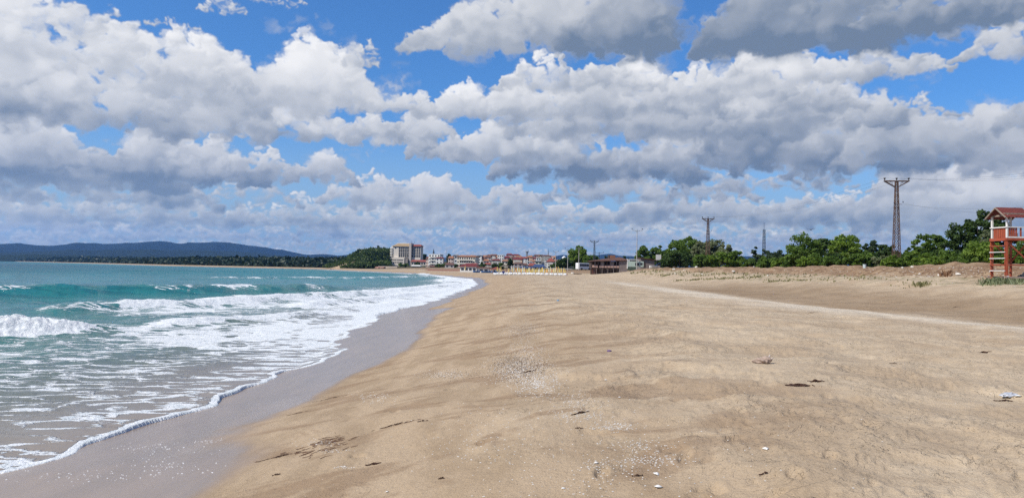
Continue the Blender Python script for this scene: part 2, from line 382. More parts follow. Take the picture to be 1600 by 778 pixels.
pale = np.exp(-((D - 22.4 + (fbm(GX * .3, GY * .12, 95, 4) - .5) * 5.5) / 2.1) ** 2) * (1 - sst(90, 160, GY))
grassy = sst(36, 39, D + (fbm(GX * .4, GY * .4, 96, 3) - .5) * 7) * (1 - sst(40.5, 43, D))
earth = sst(40, 43, D)
town = sst(230, 330, GY)
veg = np.maximum(sst(10, 24, D) * sst(560, 640, GY) * (1 - sst(-45, -10, GX)), sst(60, 90, D) * 1.0)
veg = np.where(GX < -185, sst(14, 30, D), veg)

def sand_material():
    M = material('sand'); P = M.pos
    w, dr, dmp, pl, gs, ea, vg = (M.attr(k) for k in ('wet', 'dry', 'damp', 'pale', 'grassy', 'earth', 'veg'))
    n_big = M.noise(P, .45, 4, .55); n_mid = M.noise(P, 3.2, 5, .6); n_fine = M.noise(P, 60, 3, .7); n_str = M.noise(M.v('MULTIPLY', P, (1.2, .35, 1)), 1.3, 5, .6)
    grain = M.noise(P, 420, 2, .8)
    dryc = M.mix(M.lin(n_mid, .3, .7), (.51, .405, .28), (.62, .51, .37))
    dryc = M.mix(M.smooth(n_big, .4, .65), dryc, (.47, .365, .25))
    midc = M.mix(M.smooth(n_str, .38, .62), (.50, .385, .26), (.40, .30, .195))
    c = M.mix(dr, midc, dryc)
    c = M.mix(M.m('MULTIPLY', pl, M.smooth(n_mid, .2, .5)), c, (.68, .60, .48))
    c = M.mix(M.m('MULTIPLY', dmp, .85), c, (.26, .175, .10))
    gsn = M.m('MULTIPLY', gs, M.smooth(M.noise(P, 1.4, 5, .7), .45, .6))
    c = M.mix(M.m('MULTIPLY', gsn, .6), c, (.16, .17, .075))
    ec = M.mix(M.smooth(M.noise(P, 1.1, 5, .65), .35, .65), (.25, .155, .09), (.42, .30, .19))
    c = M.mix(ea, c, ec)
    c = M.mix(vg, c, (.035, .05, .02))
    dstreak = M.m('MULTIPLY', M.smooth(M.noise(M.v('MULTIPLY', P, (.55, 1.0, 1)), .9, 6, .6, dist=.8), .50, .60), M.m('MULTIPLY', M.m('SUBTRACT', 1.0, w), M.smooth(M.sep(P)[0], 5.0, 1.0)))
    c = M.mix(M.m('MULTIPLY', dstreak, .62), c, (.29, .195, .12))
    mot = M.noise(P, 22, 4, .7)
    c = M.mix(M.m('MULTIPLY', M.smooth(mot, .52, .72), M.m('SUBTRACT', .35, M.m('MULTIPLY', w, .3))), c, (.24, .175, .115))
    wc = M.mix(M.smooth(n_str, .35, .65), (.35, .265, .195), (.30, .23, .17))
    c = M.mix(w, c, wc)
    c = M.mix(M.lin(n_fine, .25, .75, .0, .50), c, M.mix(1.0, c, (.62, .58, .52), 'MULTIPLY'))
    c = M.mix(M.lin(grain, .3, .7, .0, .42), c, M.mix(1.0, c, (.55, .5, .45), 'MULTIPLY'))
    # scattered bits of shell and dark grit
    spk = M.voro(P, 9.0, 'F1', out='Distance'); sm_ = M.smooth(M.noise(P, .8, 3, .6), .45, .62)
    dots = M.m('MULTIPLY', M.smooth(spk, .055, .04), M.m('MULTIPLY', sm_, M.m('SUBTRACT', M.m('SUBTRACT', 1.0, w), vg, clamp=True)))
    c = M.mix(dots, c, (.78, .74, .68))
    spk2 = M.voro(M.v('ADD', P, (7, 3, 1)), 5.0, 'F1')
    c = M.mix(M.m('MULTIPLY', M.smooth(spk2, .05, .035), M.m('SUBTRACT', .9, w, clamp=True)), c, (.10, .065, .045))
    h = M.m('ADD', M.m('MULTIPLY', n_mid, .22), M.m('ADD', M.m('MULTIPLY', n_fine, .10), M.m('MULTIPLY', M.noise(P, 14, 4, .65), .17)))
    nl = M.noise(M.v('MULTIPLY', P, (1.0, .8, 1)), 1.7, 6, .62, dist=.6); nm = M.smooth(M.noise(P, .5, 2), .40, .60)
    led = M.m('ADD', M.smooth(nl, .500, .508), M.m('ADD', M.smooth(nl, .585, .592), M.smooth(nl, .41, .416)))
    h = M.m('ADD', h, M.m('MULTIPLY', led, M.m('MULTIPLY', M.m('MULTIPLY', nm, .30), M.m('MULTIPLY_ADD', dr, .85, .15))))
    h = M.m('ADD', h, M.m('MULTIPLY', M.noise(P, 2.2, 6, .7), M.m('MULTIPLY', ea, 2.2)))
    h = M.m('MULTIPLY', h, M.lin(w, 0, 1, 1, .03))
    setp(M, color=c, rough=M.lin(w, .3, 1.0, .92, .20), spec=M.lin(w, 0, 1, .2, .28), normal=M.bump(h, .14, .8))
    return M.mat
sand = np_mesh('beach', np.stack([GX, GY, Z], -1).reshape(-1, 3), grid_faces(len(rr), len(ang), True)[:, ::-1], sand_material(),
               dict(wet=wet, dry=dry, damp=damp, pale=pale, grassy=grassy, earth=earth, veg=veg))
sand['kind'] = 'structure'
_li = None
def gz(x, y):
    """height of the finished ground mesh at a point (bilinear in the ring grid)"""
    r_ = math.hypot(x, y); a_ = math.atan2(x, y)
    if abs(a_) < R(40.9) and 1 < r_ < 11000:
        i = min(max(np.searchsorted(rr, r_) - 1, 0), len(rr) - 2); fi = (r_ - rr[i]) / (rr[i + 1] - rr[i])
        ja = (a_ - ang[0]) / (ang[1] - ang[0]); j = int(ja); fj = ja - j
        return float((Z[i, j] * (1 - fj) + Z[i, j + 1] * fj) * (1 - fi) + (Z[i + 1, j] * (1 - fj) + Z[i + 1, j + 1] * fj) * fi)
    return float(land(np.array([x]), np.array([y]))[0])
def ground_hit(px, py):
    """where the sight line of a point of the photograph meets the ground"""
    v = ray(px, py); Y = 3.0
    while Y < 1500:
        if CAM_Z + v.z * Y <= gz(v.x * Y, Y): return Vector((v.x * Y, Y, gz(v.x * Y, Y)))
        Y *= 1.004
    return Vector((v.x * 1500, 1500, 0))

# ------------------------------------------------------------------ the sea
rs = np.concatenate([np.linspace(2, 6, 10, endpoint=False), 6 * np.exp(np.linspace(0, math.log(7.5), 700, endpoint=False)), 45 * np.exp(np.linspace(0, math.log(200), 520))])
angs = np.concatenate([np.radians(np.linspace(-41, 6, 640)), np.radians(np.linspace(6, 319, 70)[1:-1])])
SX = rs[:, None] * np.sin(angs)[None, :]; SY = rs[:, None] * np.cos(angs)[None, :]
U = -coast_dist(SX, SY)
edge = (fbm(SX * .0 + 3, SY * .33, 101, 3) - .5) * 2.2 + (fbm(SX * 0 + 8, SY * 1.3, 102, 2) - .5) * .28
edge = edge * (1 - sst(120, 260, SY))
UU = U - edge                                            # metres out from the wandering swash line

def crest(x, y, pts):
    """signed distance (positive: shoreward) and 0..1 position along a crest polyline"""
    best = np.full(x.shape, 1e9); sg = np.ones(x.shape); tt = np.zeros(x.shape); n_ = len(pts) - 1
    for k, ((ax, ay), (bx, by)) in enumerate(zip(pts[:-1], pts[1:])):
        ex, ey = bx - ax, by - ay; L2 = ex * ex + ey * ey
        tr = ((x - ax) * ex + (y - ay) * ey) / L2; t = np.clip(tr, 0, 1)
        d = np.hypot(x - ax - t * ex, y - ay - t * ey); m = d < best
        best = np.where(m, d, best); sg = np.where(m, np.sign((x - ax) * ey - (y - ay) * ex), sg); tt = np.where(m, (k + t) / n_, tt)
    return best * sg, tt
def wave(pts, amp, front, back, e0=.12, e1=.88, wob=1.2, seed=1):
    """a swell with a steep shoreward face; returns height and a foam weight that sits on the crest"""
    s_, t = crest(SX, SY, pts)
    s_ = s_ + (fbm(SX * .12, SY * .12, seed, 3) - .5) * 2 * wob
    env = sst(0, e0, t) * (1 - sst(e1, 1, t))
    prof = np.where(s_ > 0, np.exp(-(s_ / front) ** 2), np.exp(-(s_ / back) ** 2))
    return amp * env * prof, env * np.exp(-((s_ + .2) / (front * .9)) ** 2), s_, t, env
sea = np.zeros_like(SX); foam = np.zeros_like(SX)
# swell running in from the open bay
sea += .10 * (fbm(SX * .035 + SY * .02, SY * .05, 111, 4) - .5) * 2 * sst(6, 40, UU)
sea += .30 * (fbm(SX * .30 + SY * .14, SY * .40, 113, 4) - .5) * sst(2, 14, UU) * (1 - sst(250, 900, rs[:, None]))
sea += .08 * (fbm(SX * 1.3, SY * 1.7, 115, 3) - .5) * sst(.5, 4, UU) * (1 - sst(60, 200, rs[:, None]))
# green unbroken wave
h, f, s_, t, env = wave([(-62, 60), (-46, 71), (-36, 80), (-27, 92), (-20, 110)], .95, 2.6, 5.5, .2, .75, 1.0, 121)
sea += h; foam += f * .62 * sst(.5, .62, fbm(SX * .25, SY * .25, 122, 3))
# bore at the left
h, f, s_, t, env = wave([(-36, 24), (-26, 29), (-21.5, 32.5), (-17.5, 37)], .82, 1.5, 2.6, .05, .60, .5, 131)
lump = fbm(SX * 2.2, SY * 2.2, 132, 5, .6)
sea += h * (.72 + .62 * lump) + env * np.exp(-(s_ / 1.9) ** 2) * (fbm(SX * 7, SY * 7, 134, 3) - .4) * .16
foam += env * 1.6 * np.where(s_ > 0, 1 - sst(1.2, 2.4, s_), 1 - sst(.9, 2.2, -s_))
# broken waves nearer the shore
for pts, amp, fr, seed, fo in (([(-30, 46), (-25, 54), (-15, 87), (-8.5, 160), (-9, 200)], .55, 1.6, 141, 1.1), ([(-17, 55), (-13.5, 68), (-10, 95), (-8.3, 130)], .38, 1.0, 143, 1.1),
                          ([(-19, 37), (-14, 44), (-11, 56), (-9.5, 70), (-9, 80)], .26, .9, 145, .6), ([(-70, 150), (-40, 200), (-30, 260), (-40, 330)], .5, 2.5, 147, .5),
                          ([(-14, 150), (-16, 210), (-24, 262), (-44, 340)], .5, 2.6, 149, 1.2), ([(-150, 260), (-120, 330), (-100, 420), (-120, 500)], .45, 3, 151, .0)):
    h, f, s_, t, env = wave(pts, amp, fr, fr * 2.2, .1, .9, .9, seed)
    f = f * (.15 + .95 * sst(.38, .55, fbm(SX * .4, SY * .25, seed + 9, 3)))
    sea += h * (.85 + .3 * fbm(SX * 1.5, SY * 1.5, seed + 50, 3)); foam += fo * f + fo * .34 * env * (s_ > 0) * np.exp(-np.abs(s_) / (fr * 3))
# general foam cover: dense in the surf, laced near the swash
u = UU
surf = np.exp(-((u - 2.0 - .02 * SY) / (3.5 + .02 * SY)) ** 2) * sst(14, 34, SY) * (1 - sst(150, 230, SY) * .6)
laceo = sst(.2, 2, u) * (1 - sst(14, 19 + .0 * SY, u + (fbm(SX * .15, SY * .15, 161, 3) - .5) * 9)) * (1 - sst(80, 140, SY))
patch = fbm(SX * .22, SY * .16, 163, 4)
foam += surf * (.17 + .20 * sst(.35, .6, patch)) + laceo * (.21 + .22 * sst(.40, .62, patch)) * (.85 + .15 * sst(14, 22, SY))
foam += .22 * np.exp(-((u - 3) / 8) ** 2) * sst(100, 200, SY)
foam = foam * np.where(u > 1.2, .58 + .62 * sst(.34, .60, fbm(SX * .55, SY * .30, 171, 4)), 1.0)
rim = np.where(u < .10, 1.0, np.exp(-((u - .10) / .075) ** 2)) * (1 - sst(30, 90, SY)) + np.exp(-((u - .5) / .7) ** 2) * .65 * sst(25, 60, SY)
foam += rim * 1.0 + .30 * np.exp(-((u - .8) / .9) ** 2) * (.3 + fbm(SX * .5, SY * .5, 165, 3))
# the sheet follows the beach in the swash, and dives under the sand beyond the line
LH = land(SX, SY)
swash = LH + .014 + .012 * sst(0, .35, u)
lev = np.maximum(sea * sst(.3, 5.5, u), np.where(u < 5, swash, -9))
lev = np.where(u < 0, LH + .014 - np.clip(-u * 1.2, 0, 1.5) - .0, lev)
lev = np.where(U < -6, np.minimum(lev, LH - 1.5), lev)

def sea_material():
    M = material('sea_water'); P = M.pos
    uo, fo = M.attr('offshore'), M.attr('foam')
    deep = M.ramp(M.m('DIVIDE', M.m('LOGARITHM', M.m('MAXIMUM', M.m('ADD', uo, M.m('MULTIPLY', M.noise(M.v('MULTIPLY', P, (.02, .05, 1)), 1, 3), M.m('MULTIPLY', uo, .9))), .3), 2.718), 8.0),
                  [(0.0, (.24, .19, .14)), (.16, (.20, .175, .135)), (.26, (.13, .155, .13)), (.36, (.06, .16, .145)), (.46, (.02, .175, .17)), (.60, (.010, .165, .18)), (.74, (.005, .08, .12)), (.95, (.003, .022, .055))])
    lace = M.noise(M.v('MULTIPLY', P, (.52, 1.15, 1)), 1.6, 6, .62, dist=.7)
    vr = M.voro(M.v('MULTIPLY_ADD', P, (.55, 1.3, 1), M.xyz(M.m('MULTIPLY', lace, 1.6), M.m('MULTIPLY', lace, 1.2), 0)), 1.05, 'DISTANCE_TO_EDGE')
    net = M.smooth(vr, .0, .22, 1.0, 0.0)
    fine = M.noise(P, 12, 4, .65)
    cover = M.m('ADD', M.m('MULTIPLY', net, .42), M.m('ADD', M.m('MULTIPLY', lace, .62), M.m('MULTIPLY', fine, .22)))
    fm = M.smooth(M.m('ADD', cover, fo), .96, 1.07)
    fm = M.m('MULTIPLY', fm, M.smooth(fo, .01, .10))
    chop_shade = M.noise(M.v('MULTIPLY', P, (.10, .34, 1)), 1.0, 6, .68)  # dark and light of the chop painted into the water colour
    deep = M.mix(M.m('MULTIPLY', M.smooth(chop_shade, .44, .60), M.smooth(uo, 6, 25, 0, .55)), deep, M.mix(1.0, deep, (.28, .45, .55), 'MULTIPLY'))
    c = M.mix(fm, deep, M.mix(M.lin(M.noise(P, 3.5, 5, .65), .35, .65), (.56, .61, .63), (.80, .81, .81)))
    # ripples
    r1 = M.noise(M.v('MULTIPLY', P, (.55, 1.1, 1)), 1.3, 4, .6); r2 = M.noise(M.v('MULTIPLY', P, (1, 1.6, 1)), 6, 4, .6); r3 = M.noise(M.v('MULTIPLY', P, (.06, .16, 1)), 1.4, 4, .6)
    far = M.smooth(M.v('LENGTH', P), 60, 300)
    sh = M.smooth(uo, .3, 6.0, .15, 1.0)
    hh = M.m('ADD', M.m('MULTIPLY', r1, .24), M.m('ADD', M.m('MULTIPLY', r2, .06), M.m('MULTIPLY', M.m('MULTIPLY', r3, far), 2.0)))
    hh = M.m('ADD', M.m('MULTIPLY', hh, sh), M.m('MULTIPLY', M.m('MULTIPLY', fm, M.m('ADD', fine, M.m('MULTIPLY', M.noise(P, 30, 3, .7), .5))), .06))
    setp(M, color=c, rough=M.mix(fm, M.mix(far, (.10,) * 3, (.30,) * 3), (.75,) * 3), normal=M.bump(hh, 1.0, .9), ior=1.333, spec=M.lin(fm, 0, 1, .24, .15))
    return M.mat
sea_o = np_mesh('sea', np.stack([SX, SY, lev], -1).reshape(-1, 3), grid_faces(len(rs), len(angs), True)[:, ::-1], sea_material(), dict(offshore=np.maximum(u, 0), foam=foam))
sea_o['kind'] = 'structure'

# ------------------------------------------------------------------ kit for built things
class MB:
    """collects solids into one mesh"""
    def __init__(s): s.v, s.f = [], []
    def add(s, vs, fs):
        n = len(s.v); s.v += [tuple(v) for v in vs]; s.f += [tuple(i + n for i in f) for f in fs]; return s
    def box(s, x0, x1, y0, y1, z0, z1):
        return s.add([(x0, y0, z0), (x1, y0, z0), (x1, y1, z0), (x0, y1, z0), (x0, y0, z1), (x1, y0, z1), (x1, y1, z1), (x0, y1, z1)],
                     [(0, 3, 2, 1), (4, 5, 6, 7), (0, 1, 5, 4), (1, 2, 6, 5), (2, 3, 7, 6), (3, 0, 4, 7)])
    def bar(s, p, q, r0, r1=None, n=4, caps=True, rot=math.pi / 4):
        p, q = Vector(p), Vector(q); r1 = r0 if r1 is None else r1
        d = (q - p).normalized(); u = d.cross(Vector((0, 0, 1)))
        if u.length < 1e-3: u = Vector((1, 0, 0))
        u.normalize(); w = d.cross(u); vs = []
        for c_, r_ in ((p, r0), (q, r1)):
            for k in range(n):
                a = 2 * math.pi * k / n + rot; vs.append(c_ + (u * math.cos(a) + w * math.sin(a)) * r_)
        fs = [(k, (k + 1) % n, n + (k + 1) % n, n + k) for k in range(n)]
        if caps: fs += [tuple(range(n))[::-1], tuple(range(n, 2 * n))]
        return s.add(vs, fs)
    def lathe(s, prof, n=12, c_=(0, 0, 0)):
        vs = [(c_[0] + r_ * math.cos(2 * math.pi * k / n), c_[1] + r_ * math.sin(2 * math.pi * k / n), c_[2] + z) for r_, z in prof for k in range(n)]
        fs = [(i * n + k, i * n + (k + 1) % n, (i + 1) * n + (k + 1) % n, (i + 1) * n + k) for i in range(len(prof) - 1) for k in range(n)]
        fs += [tuple(range(n))[::-1], tuple(range((len(prof) - 1) * n, len(prof) * n))]
        return s.add(vs, fs)
    def prism(s, pts, h0, h1, axis='y'):
        """outline extruded along an axis"""
        n = len(pts); m = {'y': lambda a, b, h: (a, h, b), 'z': lambda a, b, h: (a, b, h), 'x': lambda a, b, h: (h, a, b)}[axis]
        vs = [m(a, b, h0) for a, b in pts] + [m(a, b, h1) for a, b in pts]
        return s.add(vs, [tuple(range(n)), tuple(range(n, 2 * n))[::-1]] + [(k, (k + 1) % n, n + (k + 1) % n, n + k)[::-1] for k in range(n)])
    def build(s, name, mat, parent=None, smooth=False, bevel=0.0, fix=True):
        me = bpy.data.meshes.new(name); me.from_pydata(s.v, [], s.f)
        if fix or bevel:
            b = bmesh.new(); b.from_mesh(me); bmesh.ops.recalc_face_normals(b, faces=b.faces)
            if bevel: bmesh.ops.bevel(b, geom=[e for e in b.edges if len(e.link_faces) == 2 and e.calc_face_angle(0) > .5], offset=bevel, segments=1, affect='EDGES')
            b.to_mesh(me); b.free()
        if smooth: me.polygons.foreach_set('use_smooth', [True] * len(me.polygons))
        me.materials.append(mat); o = bpy.data.objects.new(name, me); COL.objects.link(o); o.parent = parent
        return o
def thing(name, label, cat, loc, rz=0.0, group=None):
    o = bpy.data.objects.new(name, None); COL.objects.link(o); o.location = loc; o.rotation_euler = (0, 0, rz); o.empty_display_size = .3
    return tag(o, label, cat, group)
def tag(o, label, cat, group=None, kind=None):
    if label: o['label'] = label
    if cat: o['category'] = cat
    if group: o['group'] = group
    if kind: o['kind'] = kind
    return o
def dup(root, loc, rz=0.0, label=None, scale=None):
    kids = {}
    for o in list(COL.objects):
        if o.parent is not None: kids.setdefault(o.parent.name, []).append(o)
    def rec(o, parent):
        c_ = o.copy(); COL.objects.link(c_); c_.parent = parent
        for k in kids.get(o.name, []): rec(k, c_)
        return c_
    r_ = rec(root, None); r_.location = loc; r_.rotation_euler = (0, 0, rz)
    if label: r_['label'] = label
    if scale: r_.scale = scale
    return r_

_mats = {}
def paint(name, col, rough=.7, var=.18, scale=2.0, metal=0.0, spec=.3, bump=0.0, dirt=None):
    """a plain surface with uneven tone and wear"""
    if name in _mats: return _mats[name]
    M = material(name); n1 = M.noise(M.obj, scale, 5, .6); n2 = M.noise(M.obj, scale * 9, 3, .6)
    lo = tuple(max(0, c_ * (1 - var)) for c_ in col); hi = tuple(min(1, c_ * (1 + var * .6)) for c_ in col)
    c_ = M.mix(M.lin(n1, .3, .7), lo, hi)
    if dirt: c_ = M.mix(M.m('MULTIPLY', M.smooth(n1, .50, .72), dirt[1]), c_, dirt[0])
    c_ = M.mix(M.lin(n2, .3, .7, 0, var), c_, tuple(v * .6 for v in col))
    kw = dict(color=c_, rough=rough, metal=metal, spec=spec)
    if bump: kw['normal'] = M.bump(M.m('ADD', n1, M.m('MULTIPLY', n2, .3)), bump)
    setp(M, **kw); _mats[name] = M.mat
    return M.mat
def tiles(name, col):
    if name in _mats: return _mats[name]
    M = material(name); x, y, z = M.sep(M.obj)
    n1 = M.noise(M.obj, .8, 4, .6); n2 = M.noise(M.obj, 6, 2, .6)
    c_ = M.mix(M.lin(n1, .3, .7), tuple(v * .7 for v in col), col); c_ = M.mix(M.lin(n2, .3, .7, 0, .5), c_, tuple(v * .5 for v in col))
    rib = M.m('SINE', M.m('MULTIPLY', M.m('ADD', x, y), 26.0))
    setp(M, color=c_, rough=.8, spec=.25, normal=M.bump(rib, .03)); _mats[name] = M.mat
    return M.mat
def foliage_mat(name, dark, light, trans=.35):
    if name in _mats: return _mats[name]
    M = material(name)
    tint = M.attr('tint'); n1 = M.noise(M.obj, .9, 3, .6)
    c_ = M.mix(M.m('MULTIPLY_ADD', n1, .5, M.m('MULTIPLY', tint, .75), clamp=True), dark, light)
    setp(M, color=c_, rough=.55, spec=.25)
    tl = M.n('ShaderNodeBsdfTranslucent'); M.put(tl.inputs[0], M.mix(1.0, c_, (1.1, 1.25, .55), 'MULTIPLY'))
    mx = M.n('ShaderNodeMixShader'); mx.inputs[0].default_value = trans
    M.t.links.new(M.p.outputs[0], mx.inputs[1]); M.t.links.new(tl.outputs[0], mx.inputs[2]); M.t.links.new(mx.outputs[0], M.out.inputs[0])
    _mats[name] = M.mat
    return M.mat
def leaf_quads(C, size, rng, tint, flat=.0, aspect=1.6):
    """quads of given size at centres C, randomly turned"""
    n = len(C); a = rng.normal(size=(n, 3)); a[:, 2] *= (1 - flat); a /= np.linalg.norm(a, axis=1)[:, None] + 1e-9
    b = rng.normal(size=(n, 3)); b -= (b * a).sum(1)[:, None] * a; b /= np.linalg.norm(b, axis=1)[:, None] + 1e-9
    s_ = (size * rng.uniform(.6, 1.35, n))[:, None]; a = a * s_ * .5 * aspect; b = b * s_ * .5
    V = np.stack([C - a, C - b * .9 + a * .1, C + a, C + b * .9 + a * .1], 1).reshape(-1, 3)
    return V, np.arange(4 * n).reshape(-1, 4), np.repeat(tint, 4)
def crown_points(rng, n_clump, per, rx, ry, rz, z0, airy=0.0, lean=0.0, bottom=.42, cs=.30):
    """leaf centres gathered in clumps through an uneven crown"""
    P, T = [], []
    lob = rng.normal(size=(5, 3)); lob /= np.linalg.norm(lob, axis=1)[:, None]
    for k in range(n_clump):
        d = rng.normal(size=3); d /= np.linalg.norm(d); d[2] = abs(d[2]) * (1 if rng.random() > bottom else -.8)
        rad = rng.random() ** (.38) * (1 + .22 * max(0, (lob @ d).max()) - .12)
        c_ = d * rad * np.array([rx, ry, rz]); c_[0] += lean * (c_[2] / max(rz, .1))
        r_ = cs * min(rx, rz) * rng.uniform(.55, 1.25) * (1 - .25 * airy)
        v = rng.normal(size=(per, 3)); v /= np.linalg.norm(v, axis=1)[:, None]; v *= (rng.random(per) ** .4)[:, None] * r_; v[:, 2] *= .75
        P.append(c_ + v); T.append(np.full(per, np.clip(rng.normal(.4, .25), 0, 1)) + rng.normal(0, .12, per))
    P = np.concatenate(P); P[:, 2] = np.maximum(P[:, 2], -rz * .85) + z0 + rz * .85
    return P, np.clip(np.concatenate(T), 0, 1)
BARK = paint('bark', (.14, .11, .085), .9, .4, 5, bump=.02)
def tree(label, px, ytop, wpx, Y, mat, name='tree', seed=1, leaf=.30, airy=0.0, n=62, per=110, group='trees behind the earth bank', cat='tree', trunk_frac=.10, trunk_mat=None, zbase=None, lean=0.0, deep=1.0):
    rng = np.random.default_rng(seed); p = at(px, ytop, Y); x = p.x
    zb = gz(x, Y) if zbase is None else zbase
    H = max(p.z - zb, 1.0); rx = wpx / FPX * Y / 2
    root = thing(name, label, cat, (x, Y, zb), rng.uniform(0, .4), group)
    z0 = H * trunk_frac * (.7 if cat == 'bush' else 1); rz = (H - z0) / 1.85
    P, T = crown_points(rng, n, per, rx * .98, rx * .9 * deep, rz, z0, airy, lean)
    V, F, T4 = leaf_quads(P, leaf * .8, rng, T)
    cr = np_mesh('foliage' if cat == 'bush' else 'crown', V, F, mat, dict(tint=T4), smooth=False); cr.parent = root
    t = MB(); r0 = max(.05, H * .022); pts = [Vector((0, 0, -.3))]
    for k in range(1, 5): pts.append(Vector((rng.normal(0, .05 * H * .3) * k / 3, rng.normal(0, .05 * H * .3) * k / 3, (z0 + rz) * k / 4)))
    for k in range(4): t.bar(pts[k], pts[k + 1], r0 * (1 - .17 * k), r0 * (1 - .17 * (k + 1)), 7, caps=(k == 0))
    for k in range(11):
        b = pts[2 + (k % 3)] * rng.uniform(.75, 1); a = rng.uniform(0, 6.28)
        e = Vector((math.cos(a) * rx * .62, math.sin(a) * rx * .62, z0 + rz * rng.uniform(.5, 1.35))); m_ = b.lerp(e, .5) + Vector((0, 0, -.08 * rx))
        t.bar(b, m_, r0 * .42, r0 * .27, 5, False); t.bar(m_, e, r0 * .27, r0 * .08, 5, False)
    t.build('stem' if cat == 'bush' else 'trunk', trunk_mat or BARK, root, fix=False)
    return root
GRN_MID = foliage_mat('leaves_mid_green', (.040, .075, .014), (.15, .235, .042))
GRN_DARK = foliage_mat('leaves_dark_green', (.020, .042, .013), (.075, .125, .032), .3)
GRN_BRIGHT = foliage_mat('leaves_bright_green', (.065, .12, .016), (.21, .30, .05), .4)
GRN_GREY = foliage_mat('leaves_grey_green', (.08, .10, .05), (.24, .27, .15), .3)
GRN_BLUE = foliage_mat('leaves_bluish_green', (.030, .055, .030), (.085, .125, .060))

# ------------------------------------------------------------------ mountains
def hill_range(name, prof, r0, r1, col_a, col_b, seed, rough_h=.05):
    """a long ridge; prof: photograph columns and skyline rows, seen at distance r1"""
    px = np.array([p[0] for p in prof], float)
    azs = np.array([math.atan2(ray(p[0], p[1]).x, 1) for p in prof]); hs = np.array([CAM_Z + ray(p[0], p[1]).z * r1 / math.hypot(1, ray(p[0], p[1]).x) for p in prof])
    # rows of the profile are read at range r1
    a = np.linspace(azs[0], azs[-1], 420); h = np.interp(a, azs, hs)
    h = h + (fbm(a * 90, a * 0, seed, 4) - .5) * h * rough_h
    t = np.linspace(0, 1, 44)
    r_ = r0 + (r1 - r0) * 1.5 * t
    shape = np.where(t < .667, sst(-.15, .667, t) ** 1.1, 1 - sst(.667, 1.3, t) * .9)
    A, Rr = np.meshgrid(a, r_); Hh = shape[:, None] * h[None, :]
    Hh = Hh + (fbm(A * 60, Rr / 500, seed + 3, 4) - .5) * h[None, :] * .34 * np.sin(np.pi * np.clip(t / .667, 0, 1))[:, None] * (t < .667)[:, None]
    Hh[0] = -25
    M = material(name + '_shaded_woods'); n1 = M.noise(M.pos, .004, 5, .6); n2 = M.noise(M.pos, .03, 4, .7)  # cloud shadow is put into these darkened wood colours
    setp(M, color=M.mix(M.lin(M.m('MULTIPLY_ADD', n2, .5, n1), .5, .95), col_a, col_b), rough=.95, spec=.1, normal=M.bump(n2, 25.0, .9))
    o = np_mesh(name, np.stack([Rr * np.sin(A), Rr * np.cos(A), Hh], -1).reshape(-1, 3), grid_faces(44, 420)[:, ::-1], M.mat)
    o['kind'] = 'structure'; return o
hill_range('far_mountains', [(-420, 400), (-200, 388), (-60, 384), (0, 382), (30, 380.5), (60, 384), (80, 384), (125, 380.5), (165, 381.5), (215, 379.5), (250, 376.5), (262, 377.5), (280, 381), (300, 379.5), (332, 377.8), (360, 379.5), (395, 384),
           (440, 391), (480, 398), (510, 397), (528, 399.5), (545, 398), (570, 396.8), (600, 399), (700, 403), (800, 403), (865, 401), (880, 398.5), (905, 400), (925, 399), (950, 397), (975, 400), (1010, 402), (1100, 404), (1150, 402), (1172, 400), (1190, 403), (1300, 409), (1500, 418), (2100, 440)],
           7000, 9500, (.009, .016, .017), (.018, .027, .022), 3)
hill_range('middle_hills', [(-420, 404), (-100, 399), (0, 395), (60, 393), (110, 390.5), (160, 391), (230, 390), (300, 391), (370, 393), (420, 397), (470, 403), (510, 405), (560, 410), (640, 417)],
           5000, 6200, (.011, .020, .018), (.022, .034, .024), 5)
hill_range('low_wooded_shore', [(-420, 402), (-100, 400), (0, 399), (40, 397.5), (90, 398.5), (150, 400), (230, 401), (300, 401), (370, 402), (420, 404), (470, 407), (530, 411), (570, 416)],
           3700, 4300, (.010, .020, .014), (.020, .034, .020), 7)

# ------------------------------------------------------------------ woods as stuff
def woods(name, pts, sizes, hts, mat, seed, per=9):
    rng_ = np.random.default_rng(seed); pts = np.asarray(pts); n = len(pts)
    C = np.repeat(pts, per, 0); s = np.repeat(sizes, per); hh = np.repeat(hts, per)
    C = C + rng_.normal(size=C.shape) * np.stack([s * .8, s * .8, s * .45], 1) + np.stack([0 * s, 0 * s, hh * rng_.uniform(.35, 1, len(s))], 1)
    T = np.repeat(np.clip(rng_.normal(.4, .3, n), 0, 1), per)
    V, F, T4 = leaf_quads(C, s * .95, rng_, T)
    o = np_mesh(name, V, F, mat, dict(tint=T4), smooth=False); o['kind'] = 'stuff'; return o
rg = np.random.default_rng(11)
cand = np.stack([rg.uniform(-190, -118, 9000), rg.uniform(668, 880, 9000)], 1); cd = coast_dist(cand[:, 0], cand[:, 1])
ok = (cd > 9) & (rg.random(9000) < .42 + .3 * (cand[:, 1] < 760)) & (cand[:, 0] / cand[:, 1] < -.1665)
cand, cd = cand[ok], cd[ok]; hz = land(cand[:, 0], cand[:, 1], cd); ht = np.clip(1.2 + cd * .10, 1.2, 5.2) * rg.uniform(.6, 1.25, len(cd))
woods('headland_forest', np.c_[cand, hz], np.clip(ht * .34, .7, 1.7), ht, foliage_mat('headland_leaves', (.026, .052, .016), (.10, .14, .035), .3), 12, per=16)['label'] = 'dense low forest covering the headland'
cand = np.concatenate([np.stack([rg.uniform(-620, -150, 26000), rg.uniform(745, 1500, 26000)], 1), np.stack([rg.uniform(-3000, -500, 30000), rg.uniform(1000, 4300, 30000)], 1)])
cd = coast_dist(cand[:, 0], cand[:, 1]); azc = np.degrees(np.arctan2(cand[:, 0], cand[:, 1]))
